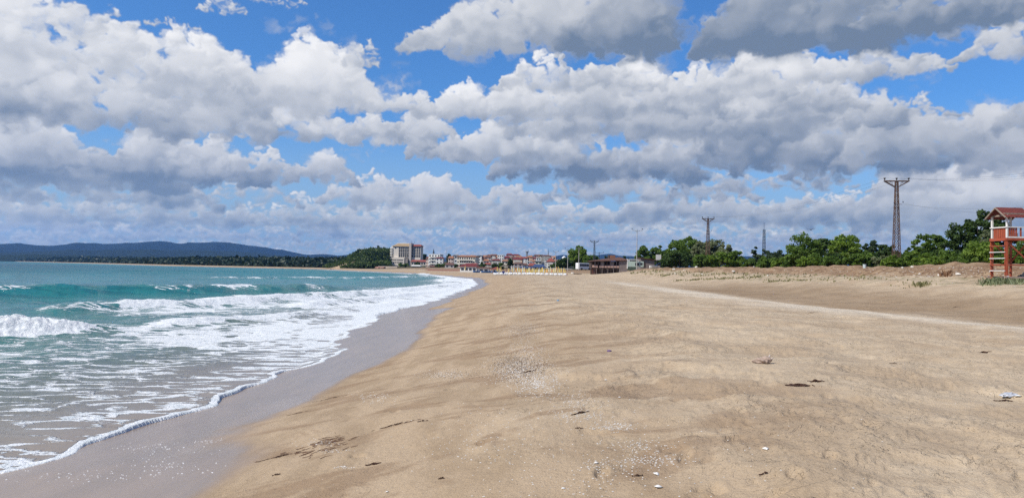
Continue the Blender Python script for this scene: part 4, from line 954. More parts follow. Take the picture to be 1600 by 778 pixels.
HS = [  # label, px0, px1, ytop, Y, wall, roof, kw
 ('white four storey block with flat roof and the minaret behind it', 671, 690, 397, 720, WH_, 'flat', dict(st=4, nw=4, balc=True)),
 ('small dusky pink house half hidden by the white four storey block', 666.5, 671.5, 400.5, 725, PK, 'brown', dict(st=3, nw=2)),
 ('plain white cube of a house in front of the four storey block', 681.3, 692.6, 401.6, 660, WH_, 'maroon', dict(st=3, nw=2, rh=.12)),
 ('white house with brown gable just left of the long orange roofed building', 700.5, 709, 400, 660, PK, 'orange', dict(st=3)),
 ('white slab sided house touching the long orange roofed building', 707.5, 717, 397.8, 690, WH_, 'grey', dict(st=3, nw=1, rh=.1)),
 ('low brown roofed house in the palms below the pink gable', 695, 709, 410.5, 560, GY_, 'brown', dict(st=1, rh=.4)),
 ('long beige building with an orange tiled roof and tall white piers', 716, 745.5, 398.4, 600, CR, 'orange', dict(st=3, nw=8, rh=.16, hip=.25, balc=True)),
 ('tall narrow white gable end right of the long orange roofed building', 746.5, 753.5, 398.6, 640, WH_, 'grey', dict(st=4, nw=1, rh=.06)),
 ('grey brown narrow house in the shade of the tall white gable', 753.5, 758, 401, 640, BE, 'brown', dict(st=3, nw=1)),
 ('pink fronted house with balconies on the crest, left of the plain white slab', 759, 767.5, 399, 760, PK, 'brown', dict(st=3, balc=True)),
 ('low salmon roofed house below the crest with small windows', 757, 767, 410.3, 520, CR, 'red', dict(st=2, rh=.35)),
 ('cream apartment house under a wide maroon roof, below the crest', 768, 782, 404.6, 600, CR, 'maroon', dict(st=3, balc=True, rh=.2)),
 ('long brown roofed house on the very crest of the town', 766, 778, 397, 840, GY_, 'brown', dict(st=3)),
 ('big plain white slab building with a flat roof in the middle of town', 778, 787.5, 398, 680, WH_, 'flat', dict(st=4, nw=3)),
 ('small white house squeezed under the white slab', 772, 779, 411.5, 500, WH_, 'grey', dict(st=2)),
 ('red brown apartment block right of the white slab', 788, 797, 400, 720, PK, 'maroon', dict(st=4)),
 ('dark roofed house on the skyline with a red upper floor', 791, 801, 396, 880, PK, 'maroon', dict(st=3)),
 ('maroon roofed row house on the skyline, second after the dark roof', 800, 812, 397, 860, PK, 'maroon', dict(st=3)),
 ('wide salmon apartment house under a maroon hipped roof', 801.5, 817, 402.5, 620, PE, 'maroon', dict(st=4, balc=True)),
 ('beige house beside the dark round tree, facing the umbrellas', 785, 794, 405.5, 560, BE, 'orange', dict(st=2)),
 ('brown house low behind the folded umbrellas', 803, 817, 410, 470, PK, 'brown', dict(st=2)),
 ('white gabled house by the water tower', 814, 825, 401, 700, WH_, 'red', dict(st=3)),
 ('white boxy house in front of the water tower with a dark doorway', 823.5, 831, 408, 560, WH_, 'flat', dict(st=2)),
 ('bright peach apartment block right of the water tower', 825, 833, 399, 700, PE, 'orange', dict(st=4, nw=2)),
 ('dusky red house with brown roof between peach block and cream block', 833, 842, 401.5, 690, PK, 'maroon', dict(st=3)),
 ('grey roofed house on the skyline right of the water tower', 834, 846, 397.6, 820, GY_, 'brown', dict(st=3)),
 ('red roofed low house above the blue roofed restaurant', 826, 838, 411, 460, PK, 'red', dict(st=1, rh=.5)),
 ('pale yellow house left of the cylindrical white stair tower', 836, 846.5, 407.5, 560, YE, 'grey', dict(st=2, rh=.1)),
 ('cream apartment block with brown roof under the thin mast', 844, 861, 398.2, 660, CR, 'brown', dict(st=5, balc=True, rh=.12)),
 ('salmon gabled house behind the red hipped roof', 860, 869, 400, 680, PE, 'orange', dict(st=3)),
 ('white house with a bright red steep hipped roof, nearest of the right end of town', 855.5, 867, 403, 480, WH_, 'red', dict(st=3, rh=.38, hip=.7, balc=True)),
 ('narrow white stair tower attached by the red hipped roof house', 851.5, 855.3, 404, 500, WH_, 'flat', dict(st=4, nw=1, dep=4)),
 ('small salmon roofed cottage at the right edge of the town', 867.5, 873.5, 406, 560, PE, 'orange', dict(st=2)),
 ('grey house with a low roof between cream block and blue roof', 846, 852, 409, 520, GY_, 'grey', dict(st=2)),
 ('pinkish house high on the left of the crest, above the tall white gable', 753, 762, 398.6, 800, PK, 'orange', dict(st=3)),
 ('pale house with a rusty roof on the crest, behind the pink fronted one', 761, 770, 397.5, 900, BE, 'brown', dict(st=2)),
 ('cream house with orange roof between the brown crest house and the white slab', 775, 783, 399.5, 780, CR, 'orange', dict(st=3)),
 ('small white house under the dark roofed skyline house', 791, 799, 405, 600, WH_, 'brown', dict(st=2, rh=.3)),
 ('cream house between the two maroon roofed skyline houses', 799, 806, 400.5, 760, CR, 'brown', dict(st=3)),
 ('pale beige block behind the salmon apartment house', 806, 816, 399.5, 780, BE, 'orange', dict(st=3, nw=3)),
 ('white low house in front of the peach apartment block', 829, 837, 406, 600, WH_, 'orange', dict(st=2, rh=.3)),
 ('pale yellow gabled house on the skyline right of the grey roofed one', 842, 850, 399, 800, YE, 'orange', dict(st=3)),
 ('cream bungalow with brown roof above the blue awnings', 814, 824, 411, 500, CR, 'brown', dict(st=1, rh=.4)),
 ('white two storey villa above the flat brown red kiosk', 756, 764, 404.5, 620, WH_, 'orange', dict(st=2, rh=.3)),
 ('grey white block left of the cream block with brown roof', 838, 845, 402.5, 640, WH_, 'flat', dict(st=3, nw=2)),
 ('white terrace house below the long orange roofed building', 735, 746, 411, 540, WH_, 'red', dict(st=1, rh=.3)),
]
for i, (lb, a, b, yt, Y_, wl, rf, kw) in enumerate(HS): house(lb, a, b, yt, Y_, wl, rf, rz=((i * 37) % 17 - 8) * .02 - .08, **kw)

def hotel():
    Y = 820.0; s = Y / FPX; xc = at(633, 400, Y).x; base = 3.0
    X = lambda px: (px - 633) * s
    Zr = lambda py: CAM_Z + ray(633, py).z * Y - base
    root = thing('hotel', 'large beige seafront hotel tower with rows of dark windows under an orange and red roof', 'hotel', (xc, Y, base), -.10)
    bm_, wm = wallmat((.74, .68, .60)), wallmat((.78, .76, .72)); dk = wallmat((.52, .47, .43))
    z_ = Zr
    MB().box(X(613.5), X(639.3), 0, 16, z_(402.5), z_(385.5)).build('tower_wall', bm_, root)
    MB().box(X(642.8), X(656.8), 1.5, 15, -2, z_(386.5)).build('right_wing', bm_, root)
    MB().box(X(639.3) + .003, X(642.8) - .003, -1.0, 12, -2, z_(380)).build('lift_core', dk, root)
    MB().box(X(609.8), X(613.5) - .003, 2, 15, -2, z_(385)).build('corner_wall', wm, root)
    MB().box(X(613.5), X(633) - .003, -3.5, 15, -2, z_(402.5) - .003).build('podium', bm_, root)
    MB().box(X(633) , X(638.2), -2.8, 1, -2, z_(403.5) ).build('stair_shaft', paint('dull_glass_block', (.30, .27, .25), .4, .2), root)
    MB().box(X(638.2) + .003, X(642.6), .8, 8, -2, z_(402)).build('link_wall', bm_, root)
    # roofs
    m_ = MB(); m_.add([(X(611.5), -.9, z_(385)), (X(639), -.9, z_(385)), (X(639), 16.5, z_(385)), (X(611.5), 16.5, z_(385)), (X(619), 4.5, z_(380.6)), (X(638.9), 4.5, z_(380.6)), (X(638.9), 16.4, z_(380.6)), (X(619), 16.4, z_(380.6))],
                      [(0, 1, 5, 4), (1, 2, 6, 5), (2, 3, 7, 6), (3, 0, 4, 7), (4, 5, 6, 7), (3, 2, 1, 0)]); m_.build('orange_roof', tiles('hotel_orange_roof', (.46, .33, .19)), root)
    MB().box(X(618), X(639), 5, 16, z_(380.55), z_(379.6)).build('parapet', wm, root)
    m_ = MB(); gable_roof(m_, X(643.4), X(657), 1.2, 15.4, z_(384.3), z_(381.4) - z_(384.3), .8, .35); m_.build('red_roof', RT['red'], root)
    MB().box(X(643), X(656.5), 2, 15, z_(386.5) + .003, z_(384.6)).build('top_floor', dk, root)
    # windows
    W_ = lambda px0, px1, n: [X(px0 + (px1 - px0) * (i + .5) / n) for i in range(n)]
    rows = [z_(y) for y in (388.6, 390.9, 393.1, 395.4, 397.7, 399.9, 401.8)]
    window_parts(root, W_(622.3, 639, 5), rows, 1.9, 1.25, .02)
    window_parts(root, W_(643, 656.5, 4), rows, 1.7, 1.25, 1.52)
    window_parts(root, W_(615, 621, 2), [z_(407.2), z_(411)], 1.5, 1.1, -3.48)
    window_parts(root, W_(621.5, 631.5, 5), [z_(407.2), z_(411)], 1.1, 1.1, -3.48)
    window_parts(root, [X(617.5)], rows[:1], 1.6, 1.2, .02)
    for k, y in enumerate((388.5, 391, 393.4, 395.9, 398.3, 400.8, 404.5, 408.5)):
        b = MB(); b.prism([(X(609.8) + 1.5 * math.cos(t) - .2, 4.5 + 3.2 * math.sin(t)) for t in np.linspace(math.pi * .5, math.pi * 1.5, 9)], z_(y), z_(y) + .9, 'z'); b.build('balcony', wm, root)
        b = MB(); b.box(X(610.5), X(613), -.9, 1.997, z_(y), z_(y) + .75); b.build('balcony', wm, root)
    st = MB()
    for i, (px, y) in enumerate(((607, 408), (605, 411), (603, 414), (600.5, 416))): st.box(X(px), X(px + 4), 2 - i * 1.5, 12, -2, z_(y) + i * .005)
    st.build('terrace', wallmat((.66, .58, .50)), root)
    for px, h_ in ((640.5, 1.7), (641.5, 1.2), (645.5, 1.4)): MB().bar((X(px), 6, z_(380)), (X(px), 6, z_(380) + h_ * 1.6), .12, n=6).build('antenna', DST, root)
    a = thing('hotel_annexe', 'low hotel annexe with a long red tiled roof beside the hotel tower', 'building', (at(657.5, 410, 800).x, 800, 3), -.05)
    w = 30.5 * 800 / FPX; A = MB(); A.box(-w / 2, w / 2, 0, 9, -2, 6.6); A.build('wall', wallmat((.60, .55, .48)), a)
    R_ = MB(); gable_roof(R_, -w / 2, w / 2, 0, 9, 6.8, 2.1, .6, .12); R_.build('roof', RT['red'], a)
    window_parts(a, [-w / 2 + w * (i + .5) / 8 for i in range(8)], [3.9], 1.5, 1.5, .02)
hotel()

# minaret, water tower, masts over the roofs
def minaret():
    p = at(677.6, 388.3, 760); zb = gz(p.x, 760); H = p.z - zb
    r_ = thing('minaret', 'slender dark pointed minaret rising behind the white four storey block', 'minaret', (p.x, 760, zb))
    MB().lathe([(1.0, -1), (1.0, H * .55), (.85, H * .56), (.85, H * .74)], 12).build('shaft', wallmat((.34, .35, .38)), r_)
    MB().lathe([(.9, H * .55), (1.35, H * .575), (1.35, H * .61), (.87, H * .615)], 12).build('gallery', wallmat((.40, .40, .42)), r_)
    MB().lathe([(.95, H * .74), (.8, H * .80), (.35, H * .92), (.03, H)], 12).build('spire', DST, r_)
minaret()
def water_tower():
    p = at(823.6, 390.5, 780); zb = gz(p.x, 780); H = p.z - zb
    r_ = thing('observation_tower', 'grey tower with a flared top standing over the town roofs', 'tower', (p.x, 780, zb))
    MB().box(-1.0, 1.0, -1, 1, -1, H * .80).build('shaft', wallmat((.26, .28, .32)), r_)
    MB().lathe([(1.1, H * .795), (1.9, H * .84), (1.9, H * .89), (.5, H * .895)], 10).build('head', wallmat((.34, .36, .4)), r_)
    for x in (-.9, .9): MB().bar((x, 0, H * .89), (x * 1.6, 0, H), .12, n=5).build('antenna', DST, r_)
water_tower()
mast('aerial_mast', 'thin aerial mast on the cream apartment block skyline', 857, 389, 400, 720, DST, .9, .5, n=8, r_=.07)
def simple_pole(label, px, yt, Y, r_=.10, lamp=False):
    p = at(px, yt, Y); zb = gz(p.x, Y); H = p.z - zb; t = thing('lamp_post' if lamp else 'flag_pole', label, 'lamp post' if lamp else 'pole', (p.x, Y, zb))
    MB().bar((0, 0, -.3), (0, 0, H), r_, r_ * .6, 8).build('shaft', GREYST, t)
    if lamp: MB().box(-.9, .9, -.12, .12, H - .1, H + .08).build('lamp_head', GREYST, t)
    else: MB().lathe([(.01, H), (.14, H + .1), (.14, H + .2), (.01, H + .3)], 8).build('finial', GREYST, t)
simple_pole('very tall thin pole rising from the palms left of the long orange roofed building', 697.3, 391.5, 520, .12)
simple_pole('tall pale lamp post in front of the cream maroon roofed house', 768, 403.5, 380, .10, True)
simple_pole('short lamp post just left of the fenced path by the umbrellas', 893.5, 417, 300, .07, True)

# domed white house
p = at(882, 400, 520); zb = gz(p.x, 520); H = p.z - zb; s = 520 / FPX
t = thing('domed_house', 'white house with a low rounded roof standing alone before the blue mountain', 'house', (p.x, 524, zb), -.1)
MB().box(-4.2 * s, 4.2 * s, -4 * s, 4 * s, -1, H * .55).build('wall', wallmat(WH_), t)
MB().lathe([(4.6 * s, H * .55 + .003), (4.4 * s, H * .66), (3.2 * s, H * .88), (1.2 * s, H * .98), (.1, H)], 20).build('roof', wallmat((.70, .71, .72)), t, True)
window_parts(t, [-2.4 * s, 0, 2.4 * s], [H * .26], 1.1, H * .16, -4 * s + .02)

# beach pavilion with a wide dark red hipped roof
def pavilion(label, x0, x1, yt, ye, Y, roof, wall=WH_, n=3, dep=9, hip=.75):
    pa, pb = at(x0, yt, Y), at(x1, yt, Y); w = pb.x - pa.x; cx = (pa.x + pb.x) / 2; zb = gz(cx, Y); H = (pa.z + pb.z) / 2 - zb; he = CAM_Z + ray((x0 + x1) / 2, ye).z * Y - zb
    t = thing('beach_pavilion', label, 'beach restaurant', (cx, Y + dep / 2, zb), -.06, 'low restaurants behind the beach')
    MB().box(-w * .42, w * .46, -dep / 2, dep / 2, -1, he).build('wall', wallmat(wall), t)
    m_ = MB(); gable_roof(m_, -w / 2, w / 2, -dep / 2, dep / 2, he + .19, max(H - he - .19, .4), .5, hip); m_.build('roof', RT[roof], t)
    window_parts(t, [-w * .40 + w * .84 * (i + .5) / n for i in range(n)], [he * .35], w * .84 / n * .66, he * .42, -dep / 2 + .02)
    return t
pavilion('white beach restaurant under the widest dark red hipped roof', 717.5, 747, 411.3, 416.8, 350, 'maroon', n=4)
pavilion('low white kiosk with a flat brown red roof right of the dark red hipped roof', 747, 765, 417.3, 419.2, 345, 'brown', n=2, dep=6, hip=.1)
pavilion('small kiosk under an orange red pyramid roof', 768.5, 782, 417.3, 421, 330, 'red', n=2, dep=5, hip=.9)
pavilion('blue gabled beach restaurant behind the folded umbrellas', 833.5, 852, 412.8, 418, 330, 'blue', (.30, .34, .42), 4, 8, .35)
pavilion('long low dark blue awning building left of the blue gabled restaurant', 814, 832, 416.2, 418.8, 320, 'blue', (.34, .42, .52), 4, 6, .1)
pavilion('grey shed with a pale roof between the dark round tree and the blue awnings', 800, 814, 415.2, 418.2, 340, 'grey', (.40, .42, .46), 3, 6, .2)
pavilion('low grey stone wall house with white canopy below the hotel annexe', 643, 657, 413.8, 416, 700, 'pale', (.40, .34, .28), 5, 6, .2)
pavilion('brown terrace bar below the white cube house', 670, 690, 414.5, 417, 640, 'brown', (.38, .33, .28), 6, 6, .2)
for i, (px, yt, w_, Y_, mt, lb) in enumerate([
    (631, 411, 16, 740, GRN_MID, 'green tree clump at the foot of the hotel podium'), (653, 409.5, 9, 745, GRN_DARK, 'small dark tree in front of the hotel annexe'),
    (662, 397.5, 12, 1000, GRN_DARK, 'dark green trees on the hill behind the hotel annexe'), (688, 412, 15, 600, GRN_MID, 'leafy tree below the white cube house'), (700, 412, 16, 590, GRN_MID, 'palm green tree below the pink gable'),
    (711, 412.5, 10, 580, GRN_DARK, 'dark tree at the left corner of the long orange roofed building'), (701, 397, 7, 800, GRN_DARK, 'dark tree crown on the skyline left of the long orange roof'),
    (752.5, 410.5, 14, 420, GRN_DARK, 'dark green tree right of the widest dark red roof'), (773, 411.5, 9, 420, GRN_DARK, 'dark tree behind the orange red pyramid roof'), (784, 411, 10, 420, GRN_MID, 'green tree left of the dark round tree'),
    (797.5, 405, 10, 430, GRN_DARK, 'dark round tree standing before the salmon apartment house'), (846, 398.5, 5, 800, GRN_DARK, 'tiny dark tree on the skyline by the cream block'), (876, 408, 14, 400, GRN_DARK, 'dark olive tree right of the white house with bright red roof'),
    (866, 412, 12, 410, GRN_MID, 'olive bushes below the white house with bright red roof'), (895, 409, 16, 370, GRN_DARK, 'dark shrubbery left of the white bus'), (885, 411, 18, 365, GRN_GREY, 'grey green shrub behind the pale road rail'),
    (610, 414, 8, 720, GRN_GREY, 'grey green shrub below the hotel terraces')]):
    tree(lb, px, yt, w_, Y_, mt, seed=300 + i, leaf=Y_ / 520, n=34, per=50, group='trees among the town buildings', trunk_frac=.15)

# ------------------------------------------------------------------ bus
def bus():
    Y = 336; pa = at(904.9, 420, Y); zb = gz(at(912, 420, Y).x, Y); yaw = math.radians(38)
    t = thing('bus', 'white coach with dark windows parked before the twin topped bright tree', 'bus', (at(912, 420, Y).x, Y + 1, zb), yaw - math.pi / 2 * 0)
    WB = paint('white_bus_paint', (.74, .75, .76), .3, .05, 1, 0, .5); L, w_, h_ = 7.6, 2.5, 3.25
    m_ = MB(); m_.prism([(-L / 2, .45), (L / 2, .45), (L / 2 + .05, 1.5), (L / 2 - .25, 3.0), (L / 2 - .6, h_), (-L / 2 + .2, h_), (-L / 2, 3.0)], -w_ / 2, w_ / 2, 'y'); m_.build('body', WB, t, bevel=.06)
    MB().add([(L / 2 + .075, -w_ / 2 + .12, 1.45), (L / 2 + .075, w_ / 2 - .12, 1.45), (L / 2 - .19, w_ / 2 - .12, 2.9), (L / 2 - .19, -w_ / 2 + .12, 2.9), (L / 2 + .02, -w_ / 2 + .12, 1.45), (L / 2 + .02, w_ / 2 - .12, 1.45), (L / 2 - .25, w_ / 2 - .12, 2.9), (L / 2 - .25, -w_ / 2 + .12, 2.9)],
             [(0, 1, 2, 3), (7, 6, 5, 4), (0, 4, 5, 1), (3, 2, 6, 7), (0, 3, 7, 4), (1, 5, 6, 2)]).build('windscreen', PANE, t)
    for s_ in (-1, 1):
        for i in range(5): MB().box(-L / 2 + .3 + i * 1.38, -L / 2 + 1.58 + i * 1.38, s_ * (w_ / 2 + .012) - .012, s_ * (w_ / 2 + .012) + .012, 1.7, 2.75).build('side_window', PANE, t)
        for x in (-2.3, 2.4):
            wl = MB(); wl.prism([(x + .5 * math.cos(a), .5 + .5 * math.sin(a)) for a in np.linspace(0, 2 * math.pi, 17)[:-1]], s_ * w_ / 2 - .16, s_ * w_ / 2 + .03, 'y'); wl.build('wheel', paint('tyre_rubber', (.03, .03, .03), .9), t)
        MB().box(L / 2 + .0, L / 2 + .09, s_ * .9 - .18, s_ * .9 + .18, .75, .98).build('headlight', FRAME, t)
bus()

# ------------------------------------------------------------------ hut on stilts and its neighbours
def hut():
    Y = 236; s = Y / FPX; xc = at(952, 410, Y).x; zb = gz(xc, Y); Z_ = lambda py: CAM_Z + ray(952, py).z * Y - zb
    X = lambda px: (px - 952) * s
    t = thing('beach_hut', 'ramshackle wooden beach hut on stilts with open windows and low red brown roof', 'beach hut', (xc, Y, zb), .04)
    dkw, grw = paint('dark_old_boards', (.085, .06, .05), .95, .4, 3, bump=.02), paint('grey_old_boards', (.24, .20, .185), .95, .3, 3)
    F = Z_(418.3); E = Z_(408.2)
    MB().box(X(924.5), X(968), 0, 6.5, F - .25, F).build('floor', dkw, t)
    MB().box(X(925), X(968), 2.5, 6.5, F + .003, E - .05).build('back_wall', dkw, t)
    MB().box(X(968) + .003, X(980), -.2, 7, F - 1.6, Z_(406.5)).build('side_wall', grw, t)
    pr = MB(); pr.box(X(924.3), X(934), -.08, .0, F + .003, F + .75); pr.box(X(936.5), X(968), -.08, .0, F + .003, F + .72); pr.build('parapet', paint('faded_pink_boards', (.55, .36, .29), .9, .35, 1.5, dirt=((.30, .22, .18), .8)), t)
    for px in (924.6, 929.5, 934.5, 939, 944, 948.5, 953.5, 959, 963.5, 967.5): MB().box(X(px) - .09, X(px) + .09, -.1, .08, F + .0, E - .03).build('post', grw if int(px) % 2 else dkw, t)
    for a, b in ((939.4, 943.6), (953.9, 958.6)): MB().box(X(a), X(b), -.03, .02, F + .75, E - .15).build('curtain', grw, t)
    for px in np.linspace(925, 979, 25): MB().bar((X(px), -.05 + (int(px * 7) % 3) * .5, -.6), (X(px) + .05, 0, F - .25), .09, n=5).build('stilt', grw if int(px * 3) % 3 else dkw, t)
    MB().box(X(925), X(968), 3.2, 3.4, -.9, F - .26).build('under_floor_shade', dkw, t)  # dark sheet added to stand in for the shade behind the stilts
    MB().box(X(925), X(933.5), .8, 1.0, -.5, F - .26).build('skirt_wall', paint('dark_red_boards', (.16, .06, .05), .9, .3), t)
    m_ = MB(); m_.add([(X(923), -.7, E), (X(970), -.7, E + .35), (X(982), -.7, Z_(405.5)), (X(923), 8, E + .05), (X(955), 5, Z_(403)), (X(973), 5, Z_(401)), (X(984), 8, Z_(404)),
                       (X(923), -.7, E - .16), (X(970), -.7, E + .19), (X(982), -.7, Z_(405.5) - .16), (X(923), 8, E - .12)],
                      [(0, 1, 4), (0, 4, 3), (1, 2, 5), (1, 5, 4), (2, 6, 5), (0, 7, 8, 1), (1, 8, 9, 2), (0, 3, 10, 7), (3, 4, 5, 6)]); m_.build('roof', tiles('rusty_brown_roof', (.17, .085, .06)), t)
    MB().box(X(957), X(965.5), 4.8, 6.5, Z_(403.5), Z_(398.3)).build('roof_box', paint('orange_brown_boards', (.30, .14, .085), .8, .3), t)
    MB().box(X(955), X(957) - .003, 4.8, 6.5, Z_(403.5), Z_(398)).build('chimney', dkw, t)
    # shed to the right
    xs = at(1017, 410, Y).x; z2 = gz(xs, Y) ; Z2 = lambda py: CAM_Z + ray(1017, py).z * Y - z2; X2 = lambda px: (px - 1017) * s
    h = thing('grey_shed', 'long grey shed with a sloping rusty roof behind the caravan and the white boat', 'shed', (xs, Y + 5, z2), .03)
    m_ = MB(); m_.prism([(X2(1005), -1), (X2(1027.5), -1), (X2(1027.5), Z2(407.5)), (X2(1005), Z2(403.5))], 0, 5, 'y'); m_.build('wall', grw, h)
    m_ = MB(); m_.prism([(X2(1004), Z2(403.3)), (X2(1031), Z2(406.6)), (X2(1031), Z2(406.6) + .18), (X2(1004), Z2(403.3) + .18)], -.6, 5.4, 'y'); m_.build('roof', tiles('rusty_brown_roof', (.17, .085, .06)), h)
    MB().box(X2(1009), X2(1013), -.06, -.003, Z2(418), Z2(409.5)).build('door', dkw, h)
    # caravan
    xs = at(993, 410, Y).x; z2 = gz(xs, Y); Z2 = lambda py: CAM_Z + ray(993, py).z * Y - z2; X2 = lambda px: (px - 993) * s
    c_ = thing('caravan', 'pale green and white food caravan standing on the bank between hut and shed', 'caravan', (xs, Y - .5, z2), .03)
    PG = paint('pale_green_panel', (.46, .56, .48), .5, .12, 1)
    MB().box(X2(980.5), X2(1005.5), 0, 2.2, Z2(417), Z2(408.5)).build('body', PG, c_, bevel=.05)
    MB().box(X2(980) , X2(997), .1, 2.3, Z2(408.5) + .003, Z2(405.2)).build('raised_roof', WHT, c_)
    MB().box(X2(979.7), X2(980.5) - .003, -.05, 2.3, Z2(420), Z2(405)).build('end_panel', WHT, c_)
    MB().box(X2(992), X2(998.5), -.05, -.003, Z2(415), Z2(410.4)).build('serving_hatch', PANE, c_)
    MB().box(X2(1000), X2(1003.5), -.05, -.003, Z2(414), Z2(410.4)).build('side_window', PANE, c_)
    MB().box(X2(983), X2(995.5), -.03, .05, Z2(407.9), Z2(406.2)).build('roof_window', PANE, c_)
    for px in (985, 1001): 
        wl = MB(); wl.prism([(X2(px) + .36 * math.cos(a), .34 + .36 * math.sin(a)) for a in np.linspace(0, 2 * math.pi, 15)[:-1]], .05, .3, 'y'); wl.build('wheel', paint('tyre_rubber', (.03, .03, .03), .9), c_)
    # blank sign board on two posts
    xs = at(1029, 402, Y - 4).x; z2 = gz(xs, Y - 4); Z2 = lambda py: CAM_Z + ray(1029, py).z * (Y - 4) - z2
    b = thing('sign_board', 'weathered blank white square board raised over the shed roof', 'sign', (xs, Y - 4, z2), .02)
    MB().box(-.82, .82, 0, .08, Z2(406.2), Z2(397.8)).build('panel', paint('faded_white_board', (.60, .60, .57), .8, .2, 1.5, dirt=((.36, .35, .33), .7)), b)
    for x in (-.6, .6): MB().bar((x, .14, -.4), (x, .14, Z2(399)), .06).build('post', DST, b)
    MB().bar((-.75, .2, Z2(406)), (-2.0, .6, Z2(409)), .04).build('stay', DST, b)
    # white boat
    pb = ground_hit(1023, 420.3); xs = pb.x; z2 = pb.z; kb = pb.y / 236
    bo = thing('beached_boat', 'white hulled boat propped on the bank in front of the grey shed', 'boat', (xs, pb.y, z2 + .02), .02); bo.scale = (kb,) * 3
    hull = []; n = 9; L = 3.3 * 1.0
    for i in range(n):
        tt = i / (n - 1); x = -L / 2 + L * tt * 1.02; wd = .62 * math.sin(math.pi * min(1, .30 + tt * .72)) ** .7; zt = .95 + .25 * abs(tt - .4); zk = .05 + .35 * max(0, tt - .7) * 2
        hull.append([(x, -wd, zt), (x, -wd * .8, .45 + zk * .5), (x, 0, zk), (x, wd * .8, .45 + zk * .5), (x, wd, zt)])
    v = [q_ for r2 in hull for q_ in r2]; f = [(i * 5 + k, i * 5 + k + 1, (i + 1) * 5 + k + 1, (i + 1) * 5 + k) for i in range(n - 1) for k in range(4)] + [(0, 1, 2, 3, 4)] + [(i * 5, (i + 1) * 5, (i + 1) * 5 + 4, i * 5 + 4) for i in range(n - 1)]
    MB().add(v, f).build('hull', WHT, bo)
    MB().box(-1.2, .9, -.66, -.60, .70, .82).build('hull_stripe', paint('navy_stripe', (.05, .07, .13), .5), bo)
    g_ = thing('gas_crate', 'small orange crate standing between the caravan and the white boat', 'crate', (at(1010, 417, Y - 4).x, Y - 4, gz(at(1010, 417, Y - 4).x, Y - 4)), .3)
    MB().box(-.7, .7, -.4, .4, 0, .1).build('base', RED, g_)
    for i in range(5):
        for y in (-.4, .37): MB().box(-.7 + i * .3, -.55 + i * .3, y, y + .03, .1, .8).build('slat', paint('orange_crate', (.52, .18, .07), .7), g_)
hut()
# pale rail along the road
r_ = thing('road_rail', 'pale rail along the road edge above the yellow umbrellas', 'railing', (at(878, 419, 300).x, 300, gz(at(878, 419, 300).x, 300)), .05)
zt = at(878, 419.3, 300).z - r_.location.z; MB().box(-4.5, 4.5, -.05, .05, zt - .25, zt).build('rail', FRAME, r_)
for i in range(6): MB().box(-4.4 + i * 1.7, -4.28 + i * 1.7, .06, .16, -.5, zt - .05).build('post', FRAME, r_)

# ------------------------------------------------------------------ beach furniture in front of the town
YEL, YEL2, ORG, BLU, NAVY = paint('yellow_canvas', (.74, .56, .16), .8, .15), paint('cream_yellow_canvas', (.76, .66, .34), .8), paint('orange_canvas', (.68, .30, .14), .8), paint('blue_canvas', (.06, .17, .42), .6), paint('navy_canvas', (.025, .03, .12), .7)
def folded_umbrella(x, y, mat, label, group, h=2.3):
    t = thing('folded_umbrella', label, 'beach umbrella', (x, y, gz(x, y)), random.uniform(0, 3), group)
    MB().bar((0, 0, -.25), (0, 0, h + .08), .025, n=6).build('pole', FRAME, t)
    MB().lathe([(.08, h * .36), (.20, h * .41), (.16, h * .6), (.12, h * .8), (.05, h), (.01, h + .05)], 8).build('canopy', mat, t)
    return t
def copy_thing(src, x, y, label=None, rz=0.0, z=None):
    c_ = src.copy(); COL.objects.link(c_); c_.location = (x, y, gz(x, y) if z is None else z); c_.rotation_euler = (0, 0, rz)
    if label: c_['label'] = label
    for k in src.children:
        d = k.copy(); COL.objects.link(d); d.parent = c_
        for k2 in k.children: e = k2.copy(); COL.objects.link(e); e.parent = d
    return c_
bpy.context.view_layer.update()
protos = {}
LBL = {'y': 'folded yellow beach umbrella standing in the crowded rows behind the white sunbeds', 'c': 'folded cream yellow beach umbrella standing in the crowded rows behind the white sunbeds', 'o': 'folded orange beach umbrella standing among the yellow ones', 'w': 'folded white beach umbrella standing among the yellow ones'}
MT = {'y': YEL, 'c': YEL2, 'o': ORG, 'w': paint('offwhite_canvas', (.70, .69, .66), .8)}
rg = np.random.default_rng(21)
spots = [(px + rg.uniform(-.5, .5), 238 + row * 7 + rg.uniform(-1, 1), 'yycwyoyc'[(i * 5 + row * 3) % 8]) for row in range(4) for i, px in enumerate(np.linspace(800 + row * 1.2, 866 + row * 2, 12))]
spots += [(777, 262, 'y'), (780, 262, 'c'), (782.5, 255, 'y'), (791, 262, 'o'), (795, 258, 'y'), (869, 245, 'y'), (872, 240, 'c'), (874.5, 247, 'y'), (877, 240, 'y'), (881, 238, 'y'), (866, 238, 'o'), (883, 240, 'y')]
for px, Y_, k in spots:
    x = at(px, 430, Y_).x
    if k not in protos: protos[k] = folded_umbrella(x, Y_, MT[k], LBL[k], 'folded beach umbrellas'); bpy.context.view_layer.update(); protos[k].rotation_euler = (0, 0, 0)
    else: c_ = copy_thing(protos[k], x, Y_, rz=random.uniform(0, 6)); c_.scale = (1, 1, random.uniform(.78, 1.15))
x = at(728.5, 424, 330).x; folded_umbrella(x, 322, YEL, 'single folded yellow umbrella standing alone in front of the dark red roofed restaurant', 'folded beach umbrellas', 3.0)
x = at(799, 424, 250).x; folded_umbrella(x, 262, paint('white_canvas', (.72, .73, .75), .8), 'tall folded white umbrella left of the yellow rows', 'folded beach umbrellas', 3.0)
x = at(802.5, 424, 250).x; folded_umbrella(x, 250, paint('pale_grey_canvas', (.55, .58, .62), .8), 'folded pale grey umbrella beside the tall white one', 'folded beach umbrellas', 2.8)
